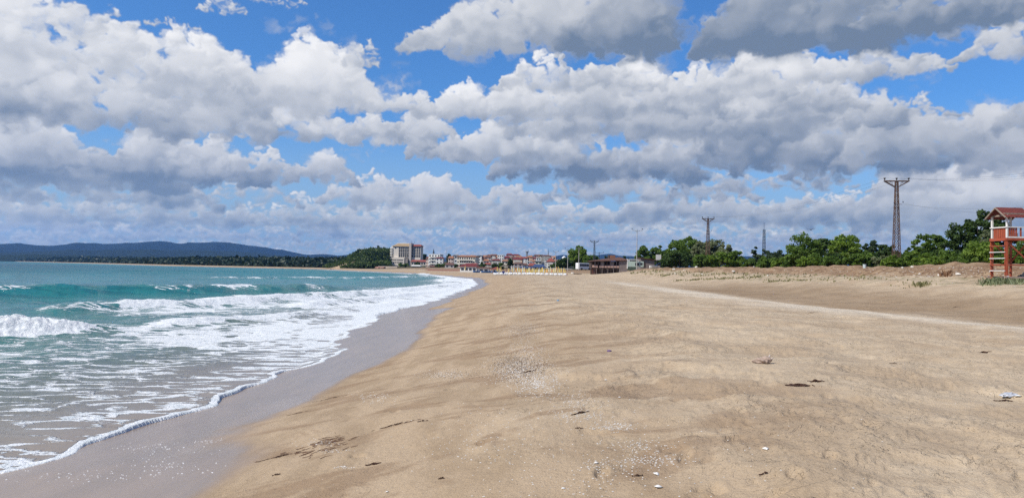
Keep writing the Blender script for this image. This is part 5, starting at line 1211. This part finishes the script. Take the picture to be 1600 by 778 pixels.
for px in (786.5, 791):
    x = at(px, 424, 250).x; t = thing('tiki_umbrella', 'dark open umbrella on a pole left of the navy tent, %s' % ('first' if px < 788 else 'second'), 'beach umbrella', (x, 262, gz(x, 262)), 0, 'open dark umbrellas')
    MB().bar((0, 0, -.2), (0, 0, 2.9), .04, n=6).build('pole', OLDWOOD, t); MB().lathe([(1.2, 2.6), (.7, 2.95), (.05, 3.25)], 10).build('canopy', paint('dark_thatch', (.12, .10, .08), .95, .3), t)
# sunbeds
def sunbed(x, y, rz):
    t = thing('sunbed', 'white plastic sunbed in the row at the seaward side of the folded umbrellas', 'sunbed', (x, y, gz(x, y)), rz, 'white sunbeds in a row')
    MB().box(-.32, .32, -.95, .35, .30, .36).build('seat', WHT, t)
    MB().add([(-.32, .35, .30), (.32, .35, .30), (.32, .92, .68), (-.32, .92, .68), (-.32, .35, .36), (.32, .35, .36), (.32, .90, .74), (-.32, .90, .74)], [(0, 3, 2, 1), (4, 5, 6, 7), (0, 1, 5, 4), (1, 2, 6, 5), (2, 3, 7, 6), (3, 0, 4, 7)]).build('backrest', WHT, t)
    for a in (-.28, .28):
        for b in (-.85, .3): MB().box(a - .03, a + .03, b - .03, b + .03, -.05, .30).build('leg', WHT, t)
    return t
sb = None
bedpx = list(np.linspace(772, 884, 48))
for i, px in enumerate(bedpx):
    Y_ = 232 - (px - 772) * .09 - (3.6 if i % 2 else 0) + (10 if px < 792 else 0); x = at(px, 431, Y_).x
    if sb is None: sb = sunbed(x, Y_, 0); bpy.context.view_layer.update()
    else: copy_thing(sb, x, Y_, rz=random.uniform(-.3, .3) + 1.2 * (i % 3 == 0))
# blue boats drawn up before the kiosks
def rowing_boat(label, px0, px1, Y, mat):
    w = (px1 - px0) / FPX * Y; x = at((px0 + px1) / 2, 425, Y).x
    t = thing('rowing_boat', label, 'boat', (x, Y, gz(x, Y)), .1, 'blue boats drawn up before the kiosks'); n = 9; v = []
    for i in range(n):
        tt = i / (n - 1); wd = .75 * math.sin(math.pi * (.12 + tt * .80)) ** .6; v += [(-w / 2 + w * tt, -wd, .72 + .35 * abs(tt - .5)), (-w / 2 + w * tt, -wd * .75, .25), (-w / 2 + w * tt, 0, .05), (-w / 2 + w * tt, wd * .75, .25), (-w / 2 + w * tt, wd, .72 + .35 * abs(tt - .5))]
    MB().add(v, [(i * 5 + k, i * 5 + k + 1, (i + 1) * 5 + k + 1, (i + 1) * 5 + k) for i in range(n - 1) for k in range(4)] + [(0, 1, 2, 3, 4), (n * 5 - 1, n * 5 - 2, n * 5 - 3, n * 5 - 4, n * 5 - 5)]).build('hull', mat, t)
    MB().box(-w * .38, w * .38, -.6, .6, .60, .68).build('cover', BLU, t)
    for f_ in (-.2, .15): MB().box(w * f_, w * f_ + .25, -.65, .65, .685, .72).build('thwart', FRAME, t)
for lb, a, b, Y_ in (('light blue covered boat before the white restaurant wall', 739, 750, 318), ('long light blue covered boat in front of the flat brown red roof', 752, 767, 310), ('blue boat drawn up by the orange red pyramid roof', 767.5, 778.5, 303)): rowing_boat(lb, a, b, Y_, BLU)
x = at(786.5, 428, 245).x; t = thing('beach_tent', 'low navy blue beach tent beside the first sunbeds', 'tent', (x, 243, gz(x, 243)), .2)
MB().add([(-1.2, -.6, 0), (1.0, -.6, 0), (1.0, .8, 0), (-1.2, .8, 0), (-.3, 0, 1.15), (.35, 0, 1.2)], [(0, 1, 5, 4), (1, 2, 5), (2, 3, 4, 5), (3, 0, 4), (3, 2, 1, 0)]).build('canopy', NAVY, t)
MB().box(-1.6, 1.3, -1.1, -.65, 0, .12).build('groundsheet', BLU, t)
x = at(798.8, 427, 245).x; t = thing('beach_bag', 'navy sack slumped between the tall white umbrella and the sunbeds', 'bag', (x, 243, gz(x, 243)), .2)
MB().lathe([(.45, 0), (.6, .25), (.5, .6), (.25, .9), (.08, 1.0)], 9).build('sack', NAVY, t, True)
# red low things under the hotel: terracotta planters and rock wall
STONE = paint('sandy_rock', (.42, .33, .25), .95, .3, 1.2, bump=.05)
def rock(label, x, y, s_, mat=STONE, seed=0, group=None, name='rock', squash=.6, z=None):
    rg_ = np.random.default_rng(seed); bm_ = bmesh.new(); bmesh.ops.create_icosphere(bm_, subdivisions=2, radius=1)
    a = rg_.normal(size=(6, 3))
    for v in bm_.verts:
        k = 1 + .16 * sum(math.sin(float(np.dot(q_, v.co)) * 2.2 + i) for i, q_ in enumerate(a)) / 2; v.co = Vector((v.co.x * k * s_, v.co.y * k * s_ * .8, v.co.z * k * s_ * squash))
    me = bpy.data.meshes.new(name); bm_.to_mesh(me); bm_.free(); me.materials.append(mat)
    o = bpy.data.objects.new(name, me); COL.objects.link(o); o.location = (x, y, (gz(x, y) if z is None else z) + s_ * squash * .45); o.rotation_euler = (0, 0, rg_.uniform(0, 6)); tag(o, label, 'rock' if 'rock' in name or 'boulder' in name else 'debris', group); return o
for i, (px, Y_, s_) in enumerate(((512.5, 668, 1.2), (516, 672, 1.5), (520, 668, 1.0), (589, 640, 1.8), (592, 636, 2.2), (596, 632, 1.7), (600, 625, 1.9))):
    x = at(px, 420, Y_).x; rock('sandy boulder %s' % ['at the very tip of the headland', 'second from the tip of the headland, the largest there', 'third from the headland tip, low and small', 'left end of the rocks below the hotel', 'biggest rock of the group below the hotel', 'reddish rock right of the biggest one below the hotel', 'rock closest to the hotel terraces'][i], x, Y_, s_, STONE if i < 3 else paint('reddish_rock', (.34, .19, .15), .95, .3), i + 50, 'rocks at the water below the headland', 'boulder')
w = thing('retaining_wall', 'long pale stone wall along the foot of the hotel terraces', 'wall', (at(606, 417, 640).x, 640, 1.2), -.35)
MB().box(-9, 9, 0, 1.0, -1, 2.6).build('masonry', wallmat((.58, .46, .38)), w); MB().box(-9.2, 9.2, -.1, 1.1, 2.603, 2.85).build('coping', wallmat((.66, .58, .5)), w)
w = thing('terrace_wall', 'low reddish terrace wall between the hotel trees and the beach restaurant', 'wall', (at(700, 421, 420).x, 430, gz(at(700, 421, 420).x, 430)), -.05)
MB().box(-13, 8, 0, .8, -1, 1.0).build('masonry', wallmat((.40, .22, .17)), w); MB().box(-13, 8, -.05, .85, 1.003, 1.15).build('coping', wallmat((.6, .5, .42)), w)

# ------------------------------------------------------------------ people
SKIN = paint('skin', (.50, .30, .20), .6, .05)
def person(label, x, y, z, rz, pose, cloth, hair=(.04, .03, .02)):
    J = {'pel': (0, 0, .95), 'ch': (0, 0, 1.30), 'nk': (0, 0, 1.50), 'hd': (0, .02, 1.62), 'tp': (0, .02, 1.74)}
    st = pose
    for s_, sd_ in ((1, 'r'), (-1, 'l')):
        k = st * s_
        J.update({'hp' + sd_: (.10 * s_, 0, .92), 'kn' + sd_: (.11 * s_, .16 * k + .03, .50), 'an' + sd_: (.11 * s_, .22 * k - .05, .07), 'to' + sd_: (.12 * s_, .22 * k + .12, .03),
                  'sh' + sd_: (.19 * s_, 0, 1.43), 'el' + sd_: (.25 * s_, -.12 * k, 1.14), 'wr' + sd_: (.24 * s_, -.12 * k + .12, .90), 'ha' + sd_: (.23 * s_, -.12 * k + .18, .82)})
    E = [('pel', 'ch'), ('ch', 'nk'), ('nk', 'hd'), ('hd', 'tp')]
    for d in 'rl': E += [('pel', 'hp' + d), ('hp' + d, 'kn' + d), ('kn' + d, 'an' + d), ('an' + d, 'to' + d), ('ch', 'sh' + d), ('sh' + d, 'el' + d), ('el' + d, 'wr' + d), ('wr' + d, 'ha' + d)]
    Rd = {'pel': .15, 'ch': .16, 'nk': .06, 'hd': .10, 'tp': .07}; Rs = {'hp': .10, 'kn': .06, 'an': .04, 'to': .035, 'sh': .07, 'el': .045, 'wr': .03, 'ha': .04}
    ks = list(J); me = bpy.data.meshes.new('person'); me.from_pydata([J[k] for k in ks], [(ks.index(a), ks.index(b)) for a, b in E], [])
    o = bpy.data.objects.new('person', me); COL.objects.link(o); sk = o.modifiers.new('skin', 'SKIN')
    for i, k in enumerate(ks): r_ = Rd.get(k) or Rs[k[:2]]; me.skin_vertices[0].data[i].radius = (r_, r_ * .8)
    me.skin_vertices[0].data[0].use_root = True
    o.modifiers.new('sub', 'SUBSURF').levels = 1; o.modifiers['sub'].render_levels = 2
    me.materials.append(SKIN); o.location = (x, y, z); o.rotation_euler = (0, 0, rz); tag(o, label, 'person')
    c_ = MB(); c_.lathe([(.155, .72), (.185, .9), (.16, 1.08), (.20, 1.32), (.17, 1.44), (.08, 1.50)], 12); k = c_.build('clothing', cloth, o, True); k.scale = (1, .78, 1)
    h = MB(); h.lathe([(.105, 1.60), (.118, 1.68), (.10, 1.76), (.02, 1.79)], 10, (0, .0, 0)); h.build('hair', paint('dark_hair', hair, .7), o, True)
x = at(665.5, 427, 400).x; person('person in pinkish clothes walking near the water below the hotel annexe', x, 400, gz(x, 400), .6, .7, paint('pink_cloth', (.60, .35, .30), .8))
x = at(770.3, 429, 262).x; person('person in dark clothes standing on the sand in front of the blue boats', x, 262, gz(x, 262), 2.4, .3, paint('dark_cloth', (.05, .055, .07), .8))
# bird
b = thing('seagull', 'small dark bird gliding below the clouds left of the nearest pylon', 'bird', at(1267, 359, 75), .8)
MB().bar((-.16, 0, 0), (.12, 0, .01), .045, .03, 6).bar((.12, 0, .01), (.24, 0, 0), .035, .008, 6).build('body', DST, b)
for s_ in (-1, 1): MB().add([(-.05, s_ * .03, .02), (.09, s_ * .03, .02), (.11, s_ * .28, .12), (.0, s_ * .28, .12), (.02, s_ * .55, .05), (.0, s_ * .03, .035), (.03, s_ * .28, .135)], [(0, 1, 2, 3), (3, 2, 4), (0, 5, 1), (1, 5, 6, 2), (0, 3, 6, 5), (3, 4, 6), (2, 6, 4)]).build('wing', DST, b)

# ------------------------------------------------------------------ things lying on the sand
DRIFT = paint('driftwood', (.42, .32, .26), .95, .4, 14, bump=.01, dirt=((.10, .07, .055), .7)); WEED = paint('dry_seaweed', (.085, .042, .028), .95, .4, 8); SHELL = paint('white_shell', (.72, .70, .66), .6, .12, 20)
def place(px, py): return ground_hit(px, py)
def driftwood():
    p = place(1190, 568); s = p.length / FPX * 1.0
    bm_ = bmesh.new(); bmesh.ops.create_icosphere(bm_, subdivisions=4, radius=1)
    for v in bm_.verts:
        c_ = v.co; x = c_.x; r_ = .34 + .10 * math.sin(x * 2.2 + .6) + .07 * math.sin(x * 7 + c_.z * 5) + .05 * math.sin(c_.y * 11 + x * 9)
        n_ = (math.sin(x * 13 + c_.y * 7) + math.sin(c_.z * 17 - x * 5)) * .03
        v.co = Vector((x * .98, c_.y * (r_ + n_), c_.z * (r_ + n_) * .9 + .10 * x + .05))
    me = bpy.data.meshes.new('driftwood'); bm_.to_mesh(me); bm_.free(); me.materials.append(DRIFT)
    L = 15 * s; me.transform(Matrix.Scale(L, 4)); me.polygons.foreach_set('use_smooth', [True] * len(me.polygons))
    t = thing('driftwood', 'short thick piece of bleached driftwood with a knobbly end, lying on the open sand', 'driftwood', (p.x, p.y, p.z + L * .22), -.25)
    o = bpy.data.objects.new('log', me); COL.objects.link(o); o.parent = t
    k = MB(); k.bar((L * .55, 0, L * .12), (L * .80, .05, L * .62), L * .13, L * .07, 7); k.bar((L * .7, .03, L * .1), (L * 1.05, -.02, L * .40), L * .15, L * .06, 7); k.build('root_stub', paint('bleached_driftwood', (.50, .43, .38), .95, .3, 14), t)
driftwood()
def weed_clump(label, px, py, wpx, n=60, aspect=.45, mat=WEED, seed=1, group='clumps of dry seaweed', thick=.006, name='seaweed_clump', ang=0.0, spread=1.0):
    p = place(px, py); L = wpx / FPX * p.length; rg_ = np.random.default_rng(seed); m_ = MB()
    n = int(n * .55)
    for k in range(n):
        a = rg_.normal(0, .45) + ang; r_ = rg_.normal(0, .30 * spread, 2) * np.array([L, L * aspect]); l = min(L * rg_.uniform(.10, .32), rg_.uniform(.05, .22))
        ca, sa = math.cos(ang), math.sin(ang); cx, cy = r_[0] * ca - r_[1] * sa, r_[0] * sa + r_[1] * ca
        q = [Vector((cx + math.cos(a) * l * t + rg_.normal(0, .1) * l, cy + math.sin(a) * l * t + rg_.normal(0, .1) * l, 0)) for t in (-.5, 0, .5)]
        for v in q: v.z = gz(p.x + v.x, p.y + v.y) - p.z + .006 + rg_.random() * thick * 3 * max(0, 1 - (v.x ** 2 + v.y ** 2) / (L * L * .1))
        m_.bar(q[0], q[1], thick, n=4, caps=False); m_.bar(q[1], q[2], thick, thick * .4, n=4, caps=False)
    o = m_.build(name, mat, None, fix=False); o.location = p; tag(o, label, 'seaweed', group); return o
weed_clump('dark brown seaweed wad lying flat on the sand right of the driftwood', 1247, 603, 24, 260, .5, seed=1, thick=.008)
weed_clump('thin dark seaweed strand just above the flat brown wad', 1276, 597, 22, 60, .15, seed=2)
weed_clump('largest tangle of reddish brown weed near the wet sand', 503, 695, 62, 150, 1.5, paint('reddish_weed', (.16, .085, .055), .95, .3, 8), 3, thick=.0035, ang=.25, spread=1.2)
weed_clump('long thin weed streak left of the largest tangle', 437, 714, 40, 60, .10, seed=4, ang=.22, thick=.003)
weed_clump('short weed streak at the edge of the wet sand', 465, 646, 24, 36, .10, seed=5, ang=.22, thick=.003)
weed_clump('scattered weed threads high beside the wet sand edge', 520, 622, 34, 34, .12, seed=6, ang=.22, thick=.003)
weed_clump('small dark weed knot in the middle of the damp sand', 584, 726, 18, 50, .3, seed=7, thick=.005)
weed_clump('crooked dark weed line between the tangle and the shell patch', 615, 665, 40, 60, .14, seed=8, ang=.15, thick=.003)
weed_clump('short dark weed bar below the shell patch', 660, 658, 12, 24, .15, seed=9, thick=.005)
weed_clump('dark weed strip lying across the shells of the larger shell patch', 826, 581, 16, 40, .2, seed=10, thick=.006)
weed_clump('small root like twig in the middle of the dry sand', 907, 646, 24, 40, .16, seed=11, ang=.5, thick=.006)
weed_clump('dark flat seaweed scrap far out on the right of the dry sand', 1538, 551, 15, 40, .2, seed=12, thick=.008)
weed_clump('dark twig scrap below the silver litter', 1572, 627, 16, 30, .2, seed=13)
for i, (px, py) in enumerate(((1195, 742), (995, 745), (690, 748), (432, 742), (1398, 568), (1270, 488), (1265, 490), (1493, 480), (905, 670), (1037, 471), (1067, 477))):
    o = weed_clump('dark scrap of dry weed %s' % ['by the lower pair of big shells', 'just left of the lower pair of big shells', 'low in the damp sand, furthest down the slope', 'below the largest tangle', 'beside a dry twig on the far sand', 'on the pale ridge line', 'on the pale ridge line, nearly touching its neighbour', 'on the damp hollow before the tower', 'under the root like twig', 'shaped like a dark lump on the middle sand', 'small brown lump right of the dark lump'][i], px, py, 12, 22, .28, seed=30 + i, thick=.0045)
# shells big enough to point at
def big_shell(label, px, py, wpx, seed):
    p = place(px, py); r_ = wpx / FPX * p.length / 2; t = thing('shell', label, 'shell', (p.x, p.y, p.z), seed * 1.3, 'larger white shells'); m_ = MB(); n = 11; rings = 5; v = [(0, -r_ * .8, .002)]
    for i in range(1, rings + 1):
        for k in range(n):
            a = math.pi * k / (n - 1); q = i / rings; rr_ = r_ * q * (1 + .05 * (k % 2)); v.append((math.cos(a) * rr_, -r_ * .8 + math.sin(a) * rr_ * 1.5 * (.6 + .4 * q), .004 + r_ * .55 * math.sin(math.pi * min(q, .8)) * math.sin(a) ** .5))
    f = [(0, 1 + k, 2 + k) for k in range(n - 1)] + [(1 + (i - 1) * n + k, 1 + i * n + k, 2 + i * n + k, 2 + (i - 1) * n + k) for i in range(1, rings) for k in range(n - 1)]
    o = m_.add(v, f).build('valve', SHELL, t, True); sm = o.modifiers.new('thick', 'SOLIDIFY'); sm.thickness = r_ * .08
    MB().lathe([(r_ * .16, 0), (r_ * .12, r_ * .16), (.001, r_ * .2)], 7, (0, -r_ * .8, .002)).build('hinge', SHELL, t)
for i, (px, py, w_, lb) in enumerate(((1025, 742, 11, 'upper of the two big white shells lying close together on the sand'), (1028, 762, 13, 'lower of the two big white shells, with a dark shadowed side'), (932, 724, 8, 'white shell left of the big pair'),
                      (1197, 702, 9, 'single white shell on the smooth dry sand to the right'), (880, 764, 6, 'pale shell low on the damp sand'), (946, 594, 5, 'tiny white shell on the dry slope above the twigs'), (968, 622, 5, 'small bright shell right of the shell patch'), (605, 769, 5, 'small pale shell low on the damp slope'))): big_shell(lb, px, py, w_, i + 1)
# crumpled litter
p = place(1577, 622); L = 10 / FPX * p.length; rg_ = np.random.default_rng(3); bm_ = bmesh.new(); bmesh.ops.create_icosphere(bm_, subdivisions=3, radius=1)
for v in bm_.verts: k = .7 + .5 * rg_.random(); v.co = Vector((v.co.x * k * L * 1.1, v.co.y * k * L * .6, max(v.co.z, -.2) * k * L * .45 + .02))
me = bpy.data.meshes.new('crumpled_wrapper'); bm_.to_mesh(me); bm_.free(); me.materials.append(paint('silvery_plastic', (.62, .64, .68), .3, .3, 30, .3)); o = bpy.data.objects.new('crumpled_wrapper', me); COL.objects.link(o); o.location = p; tag(o, 'crumpled silvery plastic wrapper on the dry sand near the right edge', 'litter')
p = place(1598, 630); big_shell('white fragment at the far right of the dry sand', 1592, 621, 8, 12)
for px, py, w_, mat, lb in ((872, 470, 4, paint('blue_plastic', (.06, .30, .55), .5), 'tiny blue bottle cap on the sand beyond the shell patches'), (952, 549, 7, paint('purple_plastic', (.16, .10, .22), .5), 'small purple plastic scrap on the middle of the dry slope')):
    p = place(px, py); r_ = w_ / FPX * p.length / 2; t = thing('bottle_cap', lb, 'litter', p, .3); MB().lathe([(r_, 0), (r_, r_ * .5), (r_ * .85, r_ * .6)], 14).build('shell_ring', mat, t); MB().lathe([(r_ * .8, r_ * .6), (r_ * .4, r_ * .72)], 10).build('top_disc', mat, t)

SHELL2 = paint('dull_shell', (.70, .66, .60), .7, .3, 9)
# shells and grit as loose stuff
def scatter(name, label, fn, n, size, mat, seed, dens=None):
    rg_ = np.random.default_rng(seed); V, F = [], []; base = np.array([(1, 0, 0), (.3, .8, 0), (-.8, .5, 0), (-.9, -.4, 0), (.1, -.9, 0), (0, 0, .45)]); k = 0
    for _ in range(n):
        px, py = fn(rg_); p = place(px, py); s_ = size * rg_.uniform(.4, 1.4); a = rg_.uniform(0, 6.3); c_, d = math.cos(a), math.sin(a); b = base * (s_, s_ * rg_.uniform(.5, 1), s_)
        b = np.stack([b[:, 0] * c_ - b[:, 1] * d, b[:, 0] * d + b[:, 1] * c_, b[:, 2]], 1) + (p.x, p.y, p.z + .002); V.append(b)
        F += [(k + i, k + (i + 1) % 5, k + 5) for i in range(5)]; k += 6
    o = np_mesh(name, np.concatenate(V), np.array(F), mat, smooth=False); tag(o, label, None, None, 'stuff'); return o
def blob(*bl):
    w_ = np.array([b[4] for b in bl], float); w_ /= w_.sum()
    def f(r_):
        b = bl[r_.choice(len(bl), p=w_)]; dx, dy = r_.normal(0, .5), r_.normal(0, .5); return b[0] + dx * b[2] + dy * (b[5] if len(b) > 5 else 0), min(776, b[1] + dy * b[3])
    return f
scatter('shell_patch', 'patches of broken pale shells on the beach crest', blob((815, 515, 36, 17, 4), (822, 545, 34, 18, 2.2), (800, 490, 26, 12, 1), (812, 575, 52, 24, 8), (838, 600, 40, 18, 3), (690, 585, 45, 7, 1.4), (585, 622, 35, 9, .6)), 4600, .011, SHELL2, 5)
scatter('dark_pebbles', 'dark grit among the shells', blob((815, 515, 34, 15, 3), (808, 570, 50, 24, 8), (700, 585, 50, 8, 1)), 3600, .011, paint('dark_grit', (.09, .07, .06), .9), 6)
scatter('shell_scatter', 'loose small shells strewn below the crest', blob((900, 628, 40, 14, 3), (905, 650, 45, 10, 3), (960, 668, 40, 8, 3), (1000, 700, 50, 14, 2), (1020, 720, 60, 8, 3), (950, 730, 60, 14, 2), (740, 700, 70, 30, 1.2), (1000, 690, 330, 90, 3), (900, 760, 160, 20, 1.3), (820, 690, 200, 60, 2), (760, 650, 140, 30, 1)), 1500, .009, SHELL2, 7)
FOAMB = paint('bubble_white', (.78, .78, .78), .5)
scatter('dried_scum', 'whitish dried scum caught in the reddish brown weed tangle', blob((497, 692, 26, 6, 2), (520, 705, 26, 3, 1), (537, 730, 12, 2, .5)), 170, .009, SHELL2, 9)
scatter('foam_bubbles', 'small foam bubbles left on the wet sand', blob((120, 745, 120, 14, 3), (270, 725, 70, 20, 3), (230, 700, 70, 8, 2, -20), (330, 690, 30, 4, 1)), 240, .012, FOAMB, 8)

# weeds, stones and rubbish along the bank
def tuft(label, px, py, wpx, hpx, mat, seed, n=160, name='grass_tuft', cat='grass tuft', group='tufts of beach grass'):
    p = place(px, py); s_ = p.length / FPX; rg_ = np.random.default_rng(seed); V, F = [], []; k = 0; W_, H_ = wpx * s_, hpx * s_
    for _ in range(n):
        x, y = rg_.normal(0, .27, 2) * (W_, W_ * 1.6); a = rg_.uniform(0, 6.3); l = H_ * rg_.uniform(.5, 1.15); lean = rg_.normal(0, .45, 2) * l; w_ = s_ * .9
        z0 = gz(p.x + x, p.y + y) - p.z
        V += [(x - w_ * math.cos(a), y - w_ * math.sin(a), z0 - .02), (x + w_ * math.cos(a), y + w_ * math.sin(a), z0 - .02), (x + lean[0] + w_ * .4 * math.cos(a), y + lean[1], z0 + l), (x + lean[0] * .7 - w_ * .6 * math.cos(a), y + lean[1] * .7, z0 + l * .8)]; F.append((k, k + 1, k + 2, k + 3)); k += 4
    o = np_mesh(name, np.array(V), np.array(F), mat, dict(tint=np.repeat(rg_.random(n), 4)), smooth=False); o.location = p; tag(o, label, cat, group); return o
SAGE = foliage_mat('sage_grass', (.12, .15, .085), (.30, .33, .20)); OLV = foliage_mat('olive_grass', (.16, .15, .07), (.32, .29, .15))
tuft('grey green tuft of beach grass at the foot of the tower ladder', 1562, 444, 30, 9, SAGE, 1, 380)
tuft('low tuft at the right foot of the tower', 1590, 442, 16, 6, SAGE, 2, 120)
tuft('dry flat tuft standing alone on the sand before the bank', 1440, 446, 17, 5, OLV, 3, 120)
for i, px in enumerate(np.linspace(1040, 1245, 14)):
    tuft('low olive weed patch on the sand %s' % ('below the bank, number %s from the hut' % ['one', 'two', 'three', 'four', 'five', 'six', 'seven', 'eight', 'nine', 'ten', 'eleven', 'twelve', 'thirteen', 'fourteen'][i]), px + (i * 37 % 11), 431.5 + (i * 53 % 9) * .9 + (px - 1040) * .012, 15, 2.2, OLV, 10 + i, 34, group='low weed patches below the bank')
tuft('brown dry thistle on the face of the bank', 1478, 432, 11, 8, paint('dry_thistle', (.20, .11, .06), .9), 40, 45, 'dry_thistle', 'dry plant', 'dry plants')
def bank_cover():
    rg_ = np.random.default_rng(8); V, F = [], []; T_ = []; k = 0
    for _ in range(9000):
        px = rg_.uniform(985, 1600); Y_ = rg_.uniform(50, 215); x = (px - 800) / FPX * Y_; d = float(np.interp(Y_, COAST[2:11, 1], -COAST[2:11, 0])) + x
        if not (35.5 < d < 41.5) or vn(x * .5, Y_ * .3) < .5: continue
        z0 = gz(x, Y_); w_ = Y_ * .0011; l = Y_ * rg_.uniform(.001, .0028); a = rg_.uniform(0, 6.3)
        V += [(x - w_ * math.cos(a), Y_ - w_ * math.sin(a), z0 - .02), (x + w_ * math.cos(a), Y_ + w_ * math.sin(a), z0 - .02), (x + w_ * .5, Y_, z0 + l), (x - w_ * .5, Y_ + .02, z0 + l * .8)]; F.append((k, k + 1, k + 2, k + 3)); k += 4; T_ += [rg_.random()] * 4
    o = np_mesh('ground_cover', np.array(V), np.array(F), OLV, dict(tint=np.array(T_)), smooth=False); tag(o, 'sparse grass at the foot of the earth bank', None, None, 'stuff')
def vn(x, y): return float(vnoise(np.array([x]), np.array([y]), 77)[0])
bank_cover()
PALE = paint('pale_stone', (.60, .56, .50), .9, .2, 3)
for i, (px, py, w_, lb) in enumerate(((1146, 425, 5, 'pale pointed stone lying on the bank below the rounded bush'), (1097, 430, 4, 'flat pale stone at the foot of the bank, below the second pylon'), (1069, 423, 3, 'small pale stone high on the bank left of the second pylon'), (1178, 417.5, 3, 'small white stone on the crest by the gap in the trees'),
      (1410, 419.5, 4, 'white stone on the bank crest at the foot of the near pylon'), (1425, 418, 4, 'round white stone on the crest just right of the near pylon'), (1467, 431, 5, 'pale stone on the lower bank left of the dry thistle'), (1497, 430, 7, 'yellowish rubble on the bank right of the dry thistle'), (1437, 429, 4, 'pale rubble low on the bank'), (1088, 419, 5, 'dull stone in the grass before the grey green trees'),
      (1055, 428, 4, 'ochre stone low on the bank beyond the boat'), (1200, 432, 4, 'pale rubble at the foot of the bank past the gap'), (1053, 422, 5, 'small ochre lump on the bank crest'), (1585, 448, 2, 'small white chip near the tower feet'), (1558, 436, 3, 'small white pebble left of the tower foot'))):
    p = place(px, py); rock(lb, p.x, p.y, w_ / 2 / FPX * p.length, PALE, 70 + i, 'stones on the bank', 'rock', .7, p.z)
rg_ = np.random.default_rng(44)
def bankpt(r_): return r_.uniform(1000, 1600), r_.uniform(417, 434)
scatter('bank_rubble', 'small rubble and clods strewn over the earth bank', bankpt, 420, .075, PALE, 45)
scatter('bank_clods', 'brown clods of earth on the bank', bankpt, 700, .12, paint('earth_clod', (.26, .16, .10), .95, .3), 46)
p = place(1358, 419); t = thing('bucket', 'small pale blue bucket standing on the bank crest in front of the olive bush', 'bucket', (p.x, p.y + 1.0, gz(p.x, p.y + 1.0)), 0)
MB().lathe([(.13, -.02), (.17, .36), (.18, .36), (.18, .39), (.15, .39)], 14).build('body', paint('pale_blue_plastic', (.55, .64, .66), .5), t); MB().bar((-.18, 0, .36), (0, 0, .50), .008, n=5).bar((0, 0, .50), (.18, 0, .36), .008, n=5).build('handle', DST, t)
for i, (px, py, Y_, lb) in enumerate(((895, 427.5, 0, 'white rubble heap right of the last folded umbrellas'), (903, 428.5, 0, 'dark plank lying between the rubble and the hut'), (884, 430, 0, 'small red brown box after the last sunbed'))):
    p = place(px, py)
    if i == 1:
        t = thing('plank', lb, 'plank', p, .1); MB().box(-1.4, 1.4, -.2, .2, 0, .25).build('board', WEED, t); MB().box(-.3, -.2, -.25, .25, .253, .32).build('batten', OLDWOOD, t)
    elif i == 2:
        t = thing('crate', lb, 'crate', p, .4); MB().box(-.5, .5, -.3, .3, 0, .12).build('base', ORG, t); MB().box(-.5, .5, -.3, -.25, .12, .5).build('side', ORG, t); MB().box(-.5, .5, .25, .3, .12, .5).build('side', ORG, t)
    else: rock(lb, p.x, p.y, .8, PALE, 99, None, 'rubble_heap', .45, p.z)

# ------------------------------------------------------------------ air
M = material('air'); M.t.nodes.remove(M.p)
vol = M.n('ShaderNodeVolumePrincipled'); vol.inputs['Color'].default_value = (.18, .45, 1.0, 1); vol.inputs['Density'].default_value = 5.6e-5; vol.inputs['Anisotropy'].default_value = .25
M.t.links.new(vol.outputs[0], M.out.inputs['Volume'])
hz = MB().box(-13500, 13500, -13000, 14300, -32, 620).build('haze', M.mat); hz['kind'] = 'stuff'; hz['label'] = 'bluish haze in the air'
